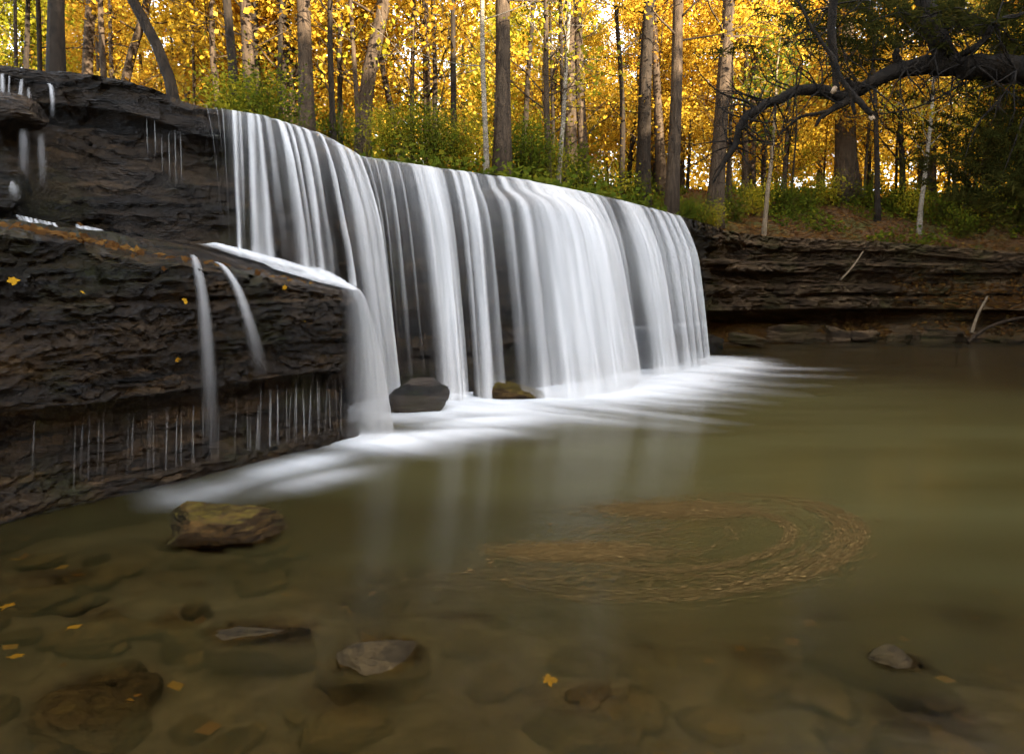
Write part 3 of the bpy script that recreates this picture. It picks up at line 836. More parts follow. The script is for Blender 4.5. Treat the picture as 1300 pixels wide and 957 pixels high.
# small side spills on the slab behind the rim of the ledge
def spill(px0, py0, px1, py1, px2, py2, Y0, Y1, w, st, lab):
    a0, b0 = W(px0, py0, (Y0 + Y1) / 2), W(px2, py2, (Y0 + Y1) / 2 - .05)
    root = empty('slab_spill', tuple((a0 + b0) / 2)); o0 = np.array(root.location)
    g = random.Random(px0)
    for k in range(9):
        q = a0 + (b0 - a0) * (k / 8)
        dn = np.array([.06 + g.uniform(0, .05), -.07, -.085 - g.uniform(0, .04)])
        c = trickle('strand', [q + [-.03, .05, .012], q, q + dn * .5 + [0, 0, .01], q + dn], [.012, .02, .026, .022], st * g.uniform(.4, 1), (1, 0.4, -.2), root, fade=(.3, .6))
        c.location = np.array(c.location[:]) - o0
    tag(root, lab, 'spill')
spill(22, 274, 40, 276, 68, 284, 5.9, 5.3, [.05, .09, .12], .7, 'white spill over the slab edge at the left end of the leafy ledge')
spill(98, 286, 112, 289, 128, 292, 6.2, 5.8, [.05, .08, .1], .75, 'white spill over the slab edge in the middle of the leafy ledge')

# foam on the pool
def foam_alpha(X, Y):
    pts = []
    px = np.linspace(455, 874, 60); P, Nn = interp_pts(px); lp = leap_right(px)
    lan = P[:, :2] + Nn * (lp + 0.15)[:, None]
    d1 = np.full(X.shape, 9.0); along = np.zeros(X.shape)
    for i, p in enumerate(lan):
        dd = np.hypot(X - p[0], Y - p[1]); k = dd < d1
        d1 = np.where(k, dd, d1); along = np.where(k, px[i], along)
    # streaks drift outwards and to the right
    q = (X * 0.55 + Y * 0.83); r = (X * 0.83 - Y * 0.55)
    st = fbm(q * 1.9, r * 0.42, 0, 61, 4)
    rad = np.interp(along, [455, 520, 600, 700, 800, 874], [1.1, 1.25, 1.3, 1.35, 1.3, 0.95]) * (1 + np.interp(along, [700, 860], [0.45, 0.22]) * st)
    A = np.exp(-np.clip(d1 / rad - 0.32, 0, None) ** 2 * 1.9)
    # under the side cascade, running out along the ledge foot
    for (x, y, rx, ry, a, s) in ((-1.25, 6.55, 0.62, 0.5, 0, 1.25), (-0.75, 6.8, 0.9, 0.42, 0.35, 1.0), (-1.75, 5.7, 0.85, 0.30, 0.98, 0.7), (-2.05, 5.15, 0.6, 0.24, 0.98, 0.38), (-1.5, 5.25, 0.5, 0.25, 0.8, 0.5), (-0.3, 7.5, 0.9, 0.5, 0.4, 0.9), (0.2, 8.4, 1.0, 0.5, 0.4, 0.7)):
        dx, dy = X - x, Y - y; c, s_ = math.cos(a), math.sin(a)
        e = np.hypot((dx * c + dy * s_) / rx, (-dx * s_ + dy * c) / ry) * (1 - 0.25 * st)
        A = np.maximum(A, s * np.exp(-e ** 2 * 1.2))
    # long thin tails to the right of the falls' far end
    for (x, y, rx, ry, a, s) in ((4.6, 12.6, 1.0, 0.30, -0.12, 0.42), (3.9, 11.7, 1.2, 0.3, -0.2, 0.38), (3.0, 10.6, 1.2, 0.3, -0.15, 0.35)):
        dx, dy = X - x, Y - y; c, s_ = math.cos(a), math.sin(a)
        e = np.hypot((dx * c + dy * s_) / rx, (-dx * s_ + dy * c) / ry)
        A = np.maximum(A, s * np.exp(-e ** 2))
    return np.clip(A ** 1.25 * (1.05 + 0.55 * st), 0, 1.3)
fx = np.arange(-3.6, 9.5, 0.05); fy = np.arange(4.0, 15.0, 0.05)
FX, FY = np.meshgrid(fx, fy, indexing='ij')
FA = foam_alpha(FX, FY)
FZ = 0.012 + 0.03 * np.clip(FA, 0, 1) ** 2 * (1 + 0.5 * fbm(FX * 2, FY * 2, 0, 71, 3))
ff = grid_faces(len(fx), len(fy))[:, ::-1]; kp = (FA.ravel()[ff] > 0.012).any(1)
fo = add('foam', np.stack([FX, FY, FZ], -1).reshape(-1, 3), ff[kp], M['foam'], attrs={'alpha': np.clip(FA, 0, 1).ravel()},
         uv=np.stack([FX * 0.55 + FY * 0.83, FX * 0.83 - FY * 0.55], -1).reshape(-1, 2))
tag(fo, 'white foam spreading on the pool along the foot of the falls', 'foam', kind='stuff')

# ------------------------------------------------------------------ stones
def rock(name, loc, size, seed, mat, rz=0, facet=0.5, tilt=0.0, sub=5, box=0.72):
    import bmesh
    bm = bmesh.new(); bmesh.ops.create_icosphere(bm, subdivisions=sub, radius=1)
    V = np.array([v.co[:] for v in bm.verts]); Fc = np.array([[v.index for v in f.verts] for f in bm.faces]); bm.free()
    r = np.random.default_rng(seed)
    D = r.normal(size=(17, 3)); D /= np.linalg.norm(D, axis=1)[:, None]
    h = r.uniform(0.52, 0.92, 17)
    k = np.ones(len(V))
    for d, hh in zip(D, h):
        c = V @ d
        k = np.minimum(k, np.where(c > 1e-3, hh / np.maximum(c, 1e-3), 9))
    k = facet * k + (1 - facet) * 1.0
    V = np.sign(V) * np.abs(V) ** box
    V = V * k[:, None]
    V = V * (1 + 0.17 * fbm(V[:, 0] * 1.6, V[:, 1] * 1.6, V[:, 2] * 1.6, seed, 4)[:, None] + 0.055 * fbm(V[:, 0] * 6, V[:, 1] * 6, V[:, 2] * 9, seed + 5, 4)[:, None])
    V = V * np.asarray(size)
    c, s = math.cos(tilt), math.sin(tilt); V = np.stack([V[:, 0] * c - V[:, 2] * s, V[:, 1], V[:, 0] * s + V[:, 2] * c], -1)
    c, s = math.cos(rz), math.sin(rz); V = np.stack([V[:, 0] * c - V[:, 1] * s, V[:, 0] * s + V[:, 1] * c, V[:, 2]], -1)
    o = add(name, V, Fc, mat); o.location = loc
    return o

def wpx(px, py, z=0.0):
    """where the sight line through the pixel meets height z"""
    a = W(px, py, 1.0) - CAM
    t = (z - CAM[2]) / a[2]
    return CAM + a * t

p = wpx(525, 528); tag(rock('boulder', (p[0], p[1] + 0.25, 0.13), (0.42, 0.36, 0.30), 5, M['boulder'], 0.3, 0.62, 0.15, 5, 1.0), 'rounded brown boulder between two white streams at the foot of the falls', 'boulder')
p = wpx(650, 508); tag(rock('boulder', (p[0] + .05, p[1] + 0.12, 0.02), (0.58, 0.34, 0.25), 8, M['mossrock'], 0.1, 0.6, -0.12, 5, 1.0), 'low green mossy boulder half buried in foam under the falls', 'boulder')
p = wpx(505, 492); tag(rock('boulder', (p[0], p[1] + 0.2, 0.22), (0.50, 0.42, 0.24), 12, M['wall'], 0.5, 0.95), 'flat dark slab of rock behind the brown boulder at the wall foot', 'rock slab')
p = wpx(690, 492); tag(rock('boulder', (p[0] + .1, p[1] + 0.9, 0.2), (0.8, 0.5, 0.45), 19, M['wall'], 0.2, 0.9), 'dark broken boulder behind the white streams in mid falls', 'boulder')
p = wpx(20, 150); 
q = wall_pt(8, 140, .45); tag(rock('boulder', tuple(q), (0.32, 0.3, 0.15), 22, M['wall'], 0.2, 0.5), 'small rounded rock step at the upper left under the trickles', 'boulder')
q = wall_pt(2, 238, .8); tag(rock('boulder', tuple(q), (0.26, 0.3, 0.2), 23, M['wall'], 0.2, 0.8), 'round wet rock at the left edge above the leafy ledge', 'boulder')
p = wpx(268, 692); tag(rock('stone', (p[0] + .02, p[1] + 0.1, 0.085), (0.42, 0.15, 0.19), 34, M['mossrock'], 0.40, 1.0, -0.2, 6, 0.75), 'long mossy stone poking out of the shallow water below the ledge', 'stone')
for (px, py, Y, sx, sz, lab) in ((1000, 418, 18.3, .55, .28, 'grey brown slab at the foot of the far bank near the undercut'), (1062, 421, 18.9, .45, .24, 'blocky stone midway along the foot of the far bank'), (1090, 423, 19.0, .6, .26, 'wide flat stone on the far shore below the propped stick'),
                               (1140, 425, 19.1, .4, .22, 'small angular stone at the foot of the far bank'), (1195, 424, 18.9, .6, .32, 'large block on the far shore left of the driftwood'), (950, 428, 17.0, .5, .2, 'low dark slab at the shaded end of the far shore')):
    q = W(px, py, Y)
    tag(rock('bank_stone', (q[0], q[1], max(q[2] - .1, .05)), (sx, sx * .6, sz), int(px), M['bank'], random.uniform(-.4, .4), 1.0, random.uniform(-.15, .15), 4, .6), lab, 'stone')
SUNK = [((335, 815, 62, 40), 'large pale sunken stone with yellowish top near the bottom centre left', 33),
        ((480, 845, 62, 26), 'long tan stone tilted up through the shallows', 34),
        ((60, 745, 58, 18), 'flat grey slab under the water at the left edge', 35),
        ((247, 752, 22, 16), 'small triangular tan stone under clear water', 36),
        ((235, 795, 42, 18), 'flat brown sunken stone left of the large pale one', 37),
        ((1135, 852, 34, 16), 'small pinkish tan block at the bottom right of the pool', 38),
        ((590, 795, 32, 14), 'pale pinkish stone under water at the bottom centre', 39),
        ((815, 835, 18, 12), 'small pink pebble on the bed right of centre', 40),
        ((1050, 795, 26, 10), 'narrow tan stone on the bed above the pinkish tan block', 41),
        ((120, 790, 48, 16), 'broad dim slab sunk in the left shallows', 42),
        ((960, 845, 48, 20), 'dim olive stone sunk left of the pinkish tan block', 43),
        ((1235, 800, 52, 20), 'dim olive stone sunk at the right edge', 44),
        ((440, 900, 60, 26), 'wide brown stone at the bottom edge below the long tan stone', 45),
        ((740, 900, 70, 28), 'rounded olive stone at the bottom edge of the middle shallows', 46),
        ((1180, 925, 70, 26), 'broad brown stone in the bottom right corner shallows', 47),
        ((130, 900, 90, 34), 'wide brown slab in the bottom left corner shallows', 48)]
for (px, py, hw, hh), lab, sd in SUNK:
    up = sd in (34, 38)
    p = wpx(px, py, -0.05)
    b = float(bed_z(p[0], p[1]))
    m = 1.22 * hw * p[1] / F
    hz = max(0.10, hh * p[1] / F * 0.9)
    zt = 0.055 if up else min(-0.015, b + hz * 1.1)
    if sd == 33: zt = 0.012
    o = rock('stone', (p[0], p[1], zt - hz), (m, m * 0.62, hz), sd, M['sunk'], random.uniform(-.5, .5) if not up else 0.45 * (1 if sd == 34 else -.3), 0.85, -0.12 if sd == 34 else 0, 5, 0.95)
    o.location.z += zt - (o.location.z + max(c[2] for c in o.bound_box))
    tag(o, lab, 'stone')
STONE_TOPS = []
for o in [q for q in COL.objects if q.name.startswith('stone')]:
    bb = np.array([c[:] for c in o.bound_box]); h = (bb.max(0) - bb.min(0)) / 2
    STONE_TOPS.append((o.location.x, o.location.y, h[0], h[1], o.location.z + bb.max(0)[2] - h[2], h[2]))
top = BZ.copy()
for x, y, a, b, z, c in STONE_TOPS:
    e = ((BX - x) / a) ** 2 + ((BY - y) / b) ** 2
    top = np.where(e < 1, np.maximum(top, z + c * np.sqrt(np.clip(1 - e, 0, 1))), top)
murk = 1 - np.exp(-np.maximum(-top - 0.04, 0) * 1.9)
wat = add('water', np.stack([BX.ravel(), BY.ravel(), 0 * BX.ravel()], -1), grid_faces(len(bx), len(by))[:, ::-1], M['water'], attrs={'murk': murk.ravel()})
tag(wat, kind='structure')
# smaller stones on the bed, nobody could tell apart
proto = None
rs = random.Random(9)
protos = [rock('pebble', (0, 0, -5), (0.09, 0.07, 0.04), 80 + i, M['sunk'], 0, 0.9, 0, 3) for i in range(4)]
n = 0
while n < 120:
    x, y = rs.uniform(-3.6, 4), rs.uniform(1.7, 4.6)
    px, py = proj((x, y, -0.1))
    if not (-20 < px < 1320 and py < 970): continue
    if front_dist(x, y) > -0.15: continue
    b = float(bed_z(x, y))
    if b < -0.45: continue
    o = protos[n] if n < 4 else protos[n % 4].copy()
    if n >= 4: COL.objects.link(o)
    o.location = (x, y, b + 0.015); o.rotation_euler = (0, 0, rs.uniform(0, 6)); k = rs.uniform(.6, 1.9); o.scale = (k, k, k * rs.uniform(.6, 1))
    tag(o, 'small brown stone lying on the bed of the shallow pool', 'stone', 'small stones on the pool bed')
    n += 1

# ------------------------------------------------------------------ leaves on water, ledge and ground
def floating():
    r = np.random.default_rng(77)
    n = 190000
    th = r.uniform(0, 2 * math.pi, n)
    rad = np.sqrt(r.uniform(0.03, 1.35, n))
    dens = fbm(rad * 13 + 0.12 * np.cos(th), th * 0 + 3, 0, 5, 3) + 0.55 * fbm(rad * 3, np.cos(th) * 1.4, np.sin(th) * 1.4, 15, 3)
    w = 0.50 * np.exp(-((rad - 0.90) / 0.33) ** 2) * (0.45 + 0.55 * np.sin(th + 2.2)) + 0.55 * np.exp(-((rad - 0.6) / 0.2) ** 2) + 0.12
    kp = r.uniform(size=n) < np.clip(w * (0.24 + 0.9 * dens), 0, 1) * (0.55 + 0.45 * np.sin(th - 3.9))
    th, rad = th[kp], rad[kp]
    ca, sa = math.cos(0.47), math.sin(0.47)
    A, B = 1.34, 0.78
    ex, ey = A * rad * np.cos(th), B * rad * np.sin(th)
    tx, ty = -A * np.sin(th), B * np.cos(th)
    C = np.stack([1.08 + ex * ca - ey * sa, 4.02 + ex * sa + ey * ca], -1)
    D = np.stack([tx * ca - ty * sa, tx * sa + ty * ca], -1)
    # two denser rafts inside the eddy
    for (cx, cy, sx, sy, m) in ((0.38, 3.78, 0.22, 0.07, 9000), (1.15, 4.52, 0.27, 0.09, 11000), (0.0, 3.45, 0.35, 0.10, 500), (0.85, 3.5, 0.5, 0.14, 1500), (0.75, 4.1, 0.25, 0.10, 900)):
        q = np.stack([cx + r.normal(0, sx, m), cy + r.normal(0, sy, m)], -1)
        C = np.concatenate([C, q]); D = np.concatenate([D, np.stack([1 + 0 * r.normal(size=m), r.normal(0.35, .5, m)], -1)])
    D /= np.linalg.norm(D, axis=1)[:, None]
    n = len(C); a = r.uniform(0.008, 0.045, n)[:, None]; b = r.uniform(0.0005, 0.0016, n)[:, None]; big = r.uniform(size=(n, 1)) < 0.004; b = np.where(big, 0.010, b); a = np.where(big, 0.022, a)
    E = np.stack([-D[:, 1], D[:, 0]], -1)
    V = np.stack([C - D * a, C + E * b, C + D * a, C - E * b], 1)
    z = r.uniform(0.003, 0.009, (n, 1)) * np.ones((1, 4))
    V = np.concatenate([V, z[..., None]], -1).reshape(-1, 3)
    o = add('floating_leaves', V, np.arange(4 * n).reshape(n, 4), M['float'], smooth=False)
    tag(o, 'swirl of orange and tan fallen leaves turning on the pool surface', 'leaves', kind='stuff')
floating()

def maple_leaf(name, loc, nrm, size, mat, rz, label=None, group=None):
    """a lobed leaf a few centimetres across, slightly cupped"""
    k = 20; th = np.arange(k) * 2 * math.pi / k
    q = np.random.default_rng(int(abs(loc[0]) * 1e4) % 99991)
    r = (0.55 + 0.45 * np.abs(np.cos(th * 2.5)) ** 0.7) * (0.55 + 0.45 * np.cos(th / 2) ** 2) * q.uniform(.75, 1.1, k)
    V = np.stack([r * np.cos(th), r * np.sin(th), 0.30 * r ** 2 * np.sign(np.sin(th))], -1)
    V = np.concatenate([V, [[0, 0, 0]]]) * size
    n = np.asarray(nrm, float); n /= np.linalg.norm(n)
    a = np.cross(n, (0.2, 0.1, 1.0)); a /= np.linalg.norm(a); b = np.cross(n, a)
    c, s = math.cos(rz), math.sin(rz); a, b = a * c + b * s, -a * s + b * c
    V = V[:, :1] * a + V[:, 1:2] * b + V[:, 2:] * n
    j = np.arange(k)
    o = add(name, V, np.stack([np.full(k, k), j, (j + 1) % k], -1), mat); o.location = loc
    return o
fn = np.array([0.82, -0.57, 0.1])
for (px, py, s, lab, m) in ((16, 355, .045, 'orange leaf stuck to the ledge face near the left edge', 'yleaf'), (105, 371, .028, 'small orange leaf on the groove of the ledge face', 'yleaf'),
                            (235, 381, .036, 'yellow leaf hanging on the ledge face left of the straight rivulet', 'yleaf'), (225, 457, .032, 'yellow leaf low on the ledge face above the overhang', 'yleaf'),
                            (168, 325, .026, 'brown leaf just under the ledge rim', 'litter'), (361, 364, .035, 'yellow leaf lying at the rim beside the side cascade', 'yleaf'),
                            (207, 341, .026, 'tiny brown leaf on the upper ledge face', 'litter'), (387, 408, .02, 'tiny orange leaf near the right end of the ledge', 'yleaf'), (75, 296, .03, 'tan leaf on the ledge face below the spill', 'litter')):
    q = face_pt(px, py, 0.075)
    tag(maple_leaf('fallen_leaf', tuple(q), fn + np.random.default_rng(px).normal(0, .35, 3), s, M[m], random.uniform(0, 6)), lab, 'leaf')
for (px, py, s, lab) in ((22, 832, .05, 'yellow leaves heap tip at the lower left edge'), (695, 862, .04, 'bright yellow leaf under the surface at the bottom middle'), (10, 768, .05, 'yellow leaf drowned at the left edge'), (95, 795, .05, 'orange leaf drowned in the left shallows')):
    q = wpx(px, py, -0.02)
    tag(maple_leaf('sunken_leaf', (q[0], q[1], -0.02), (0.1, 0, 1), s, M['yleaf'], random.uniform(0, 6)), lab.replace(' heap tip', ''), 'leaf')

def scatter_leaves(name, C, label, mat, amin, amax, seed, flat=0.75, cat='leaves'):
    r = np.random.default_rng(seed)
    a = r.uniform(amin, amax, len(C))
    V, f = leaf_verts(C, a, a * 0.7, r, flat)
    o = add(name, V, f, M[mat], smooth=False)
    return tag(o, label, cat, kind='stuff')

r = np.random.default_rng(5)
# along the ledge rim
t = r.uniform(0, 1, 420); s_ = np.abs(r.normal(0, 0.26, 420))
a0 = np.array([-3.3, 4.13]); a1 = np.array([-1.75, 6.35])
bx_ = a0 + (a1 - a0) * t[:, None]; nn = np.array([-0.82, 0.57])
Cx = bx_ + nn * (s_ + 0.02)[:, None]
kk = r.uniform(size=420) < (0.18 + 0.82 * (t < 0.42))
C = np.concatenate([Cx, ledge_top(Cx[:, 0], Cx[:, 1])[:, None] + r.uniform(0.012, 0.035, (420, 1))], 1)[kk]
scatter_leaves('fallen_leaves', C, 'orange fallen leaves caught along the rim of the dark ledge', 'litter', .018, .042, 6, .6)

xx = r.uniform(-3.4, 3.6, 900); yy = r.uniform(1.7, 4.0, 900)
kk = (front_dist(xx, yy) < -0.2) & (r.uniform(size=900) < np.clip(0.05 + 0.55 * fbm(xx * 1.2, yy * 1.2, 0, 88, 3) + 0.12 * (xx < -0.8), 0, 1))
C = np.stack([xx, yy, np.maximum(bed_z(xx, yy) + 0.06, -0.12)], -1)[kk]
scatter_leaves('sunken_leaves', C, 'brown and orange leaves drowned on the bed of the shallows', 'litter', .02, .05, 16, .85)

# ground litter and low plants on the bank
n = 60000
xx = r.uniform(-4, 19, n); yy = 10 + 20 * r.uniform(0, 1, n) ** 1.3
zz, sd = ground_z(xx, yy, True)
ok = (sd > 0.02) & (np.abs(xx) < 0.80 * yy + 1.5)
C = np.stack([xx, yy, zz + 0.02], -1)[ok]
pn = fbm(C[:, 0] * 0.5, C[:, 1] * 0.5, 0, 41, 3)
scatter_leaves('leaf_litter', C, 'brown fallen leaves covering the ground of the wooded bank', 'litter', .03, .075, 8, .8)
n = 60000
xx = r.uniform(-3, 18, n); yy = 11 + 15 * r.uniform(0, 1, n)
zz, sd = ground_z(xx, yy, True)
pn = fbm(xx * 0.55, yy * 0.55, 0, 43, 3)
ok = (sd > 0.0) & (pn > 0.02) & (np.abs(xx) < 0.80 * yy + 1.0)
hgt = np.abs(r.normal(0, 0.22, n)) * (0.3 + np.clip(pn, 0, 1) * 2)
C = np.stack([xx, yy, zz + 0.03 + hgt], -1)[ok]
scatter_leaves('undergrowth', C, 'low yellow green plants covering the slope above the bank', 'green', .03, .075, 9, .35, 'undergrowth')
# leaves on the rubble foot of the bank
n = 12000
u = r.uniform(0, 1, n); ii = (i_fall_end + 40 + u * (len(CURVE) * 0.62 - i_fall_end - 40)).astype(int)
T = np.gradient(CURVE[:, :2], axis=0); T /= np.linalg.norm(T, axis=1)[:, None]
NB = np.stack([T[:, 1], -T[:, 0]], -1)
zz = r.uniform(0.02, 0.62, n) + (CURVE[ii, 0] > 11.3) * r.uniform(0, 1.5, n)
off = bank_off(CS[ii], zz, CURVE[ii, 2]) + 0.05
C = np.concatenate([CURVE[ii, :2] + NB[ii] * off[:, None], zz[:, None] + 0.04], 1)
kk = r.uniform(size=n) < np.clip(0.5 + fbm(C[:, 0] * .9, C[:, 1] * .9, 0, 3, 3) * 1.4 + 0.35 * (C[:, 0] > 11), 0, 1)
scatter_leaves('shore_leaves', C[kk], 'brown fallen leaves strewn along the foot of the far bank', 'litter', .03, .07, 10, .5)

# ------------------------------------------------------------------ trees
def tree_parts(seed, H, r0, path=None, hmin=2.0, nb=26, blen=0.26, leaves=9000, lsize=0.10, spread=0.40, droop=0.0, subs=4, lowbias=1.0):
    """trunk tube with limbs, and leaf centres gathered round the outer twigs (local coordinates)"""
    r = np.random.default_rng(seed)
    n = 22
    t = np.linspace(0, 1, n)
    if path is None:
        lx, ly = r.normal(0, 0.03, 2) * H
        path = np.stack([lx * t ** 1.4 + 0.12 * fbm(t * 2.5, 0 * t, 0, seed, 2) * t * 3, ly * t ** 1.4 + 0.12 * fbm(t * 2.5, 0 * t + 7, 0, seed, 2) * t * 3, t * H], -1)
    else:
        P = np.asarray(path, float); L = np.linspace(0, 1, len(P))
        path = np.stack([np.interp(t, L, P[:, k]) for k in range(3)], -1)
        path[:, 0] += 0.05 * fbm(t * 5, 0 * t, 0, seed, 2) * np.minimum(t * 6, 1); path[:, 1] += 0.05 * fbm(t * 5, 0 * t + 7, 0, seed, 2)
    rad = r0 * (1 - 0.80 * t ** 0.9) + 0.008
    rad[0] *= 1.45; rad[1] *= 1.10
    path0 = path.copy(); path0[0, 2] -= 0.35
    mb = MB(); mb.tube(path0, rad, 10, 0.10, seed)
    cl = []
    for b in range(nb):
        tb = hmin / H + (0.97 - hmin / H) * r.uniform(0, 1) ** lowbias
        p = np.array([np.interp(tb, t, path[:, k]) for k in range(3)])
        az = r.uniform(0, 2 * math.pi); el = r.uniform(0.15, 0.9)
        L = blen * H * (1 - 0.62 * tb) * r.uniform(0.6, 1.15)
        m = 7; s = np.linspace(0, 1, m)
        d = np.array([math.cos(az) * math.cos(el), math.sin(az) * math.cos(el), math.sin(el)])
        q = p + d * L * s[:, None] + np.array([0, 0, 1]) * (0.10 - droop) * L * (s ** 2)[:, None] + r.normal(0, 0.035 * L, (m, 3)) * s[:, None]
        rb = min(0.3 * float(np.interp(tb, t, rad)), 0.032)
        mb.tube(q, np.linspace(rb, 0.006, m), 5)
        for k in range(2): cl.append(q[m - 1 - k])
        for k in range(subs):
            j = r.integers(2, m); e = q[j]
            d2 = d + r.normal(0, 0.75, 3); d2 /= np.linalg.norm(d2); L2 = L * r.uniform(0.2, 0.5)
            s2 = np.linspace(0, 1, 4)
            q2 = e + d2 * L2 * s2[:, None] + np.array([0, 0, -droop]) * L2 * (s2 ** 2)[:, None]
            mb.tube(q2, np.linspace(rb * 0.4 + 0.003, 0.004, 4), 4)
            cl += [q2[-1], q2[2]]
    cl = np.array(cl)
    pick = cl[r.integers(0, len(cl), leaves)]
    sc = r.uniform(0.4, 1.0, len(cl))
    C = pick + r.normal(0, 1, (leaves, 3)) * np.array([spread, spread, spread * 0.55])
    C = C[C[:, 2] > 0.3]
    a = r.uniform(0.55, 1.25, len(C)) * lsize
    V, f = leaf_verts(C, a, a * 0.72, r, 0.25)
    return mb, V, f

def make_tree(name, loc, parts, bark, leafm):
    root = empty(name, loc)
    mb, V, f = parts
    mb.build('trunk', M[bark], root)
    if len(f): add('crown', V, f, M[leafm], root, smooth=False)
    return root

def gz(x, y): return float(ground_z(np.array([x]), np.array([y]))[0])

def photo_tree(name, base_px, Y, top, width, H, label, bark='bark', leafm='gold', cat='tree', via=None, group=None, hmin=None, leaves=2600, nb=14, seed=0, **kw):
    """a tree whose trunk stands Y metres ahead under pixel column base_px and passes pixel top=(px, py)"""
    x = (base_px - 650) / F * Y
    for _ in range(3):
        z = gz(x, Y); px, _y = proj((x, Y, z)); x += (base_px - px) / F * Y
    base = np.array([x, Y, gz(x, Y)])
    q = W(top[0], top[1], Y + 0.4)
    pts = [base]
    if via is not None: pts += [W(v[0], v[1], Y + 0.2) for v in via]
    pts.append(q)
    pts = np.array(pts)
    d = pts[-1] - pts[-2]; d /= np.linalg.norm(d)
    d = d * 0.5 + np.array([0, 0, 0.6]); d /= np.linalg.norm(d)
    top_ = base[2] + H
    n = 4
    ext = max(0.5, (top_ - q[2]) / max(d[2], .3))
    P = np.concatenate([pts, q + d * ext * np.linspace(1 / n, 1, n)[:, None]])
    L = np.concatenate([[0], np.cumsum(np.linalg.norm(np.diff(P, axis=0), axis=1))])
    t = np.linspace(0, L[-1], 24)
    P = np.stack([np.interp(t, L, P[:, k]) for k in range(3)], -1)
    for _ in range(2):
        P[1:-1] = 0.25 * P[:-2] + 0.5 * P[1:-1] + 0.25 * P[2:]
    r0 = width / 2 / F * Y * 1.12
    hm = hmin if hmin is not None else max(2.5, (q[2] - base[2]) * 0.8)
    parts = tree_parts(seed, H, r0, P - base, hm, nb, 0.22, leaves, 0.058, 0.38, **kw)
    o = make_tree(name, tuple(base), parts, bark, leafm)
    tag(o, label, cat, group)
    return o

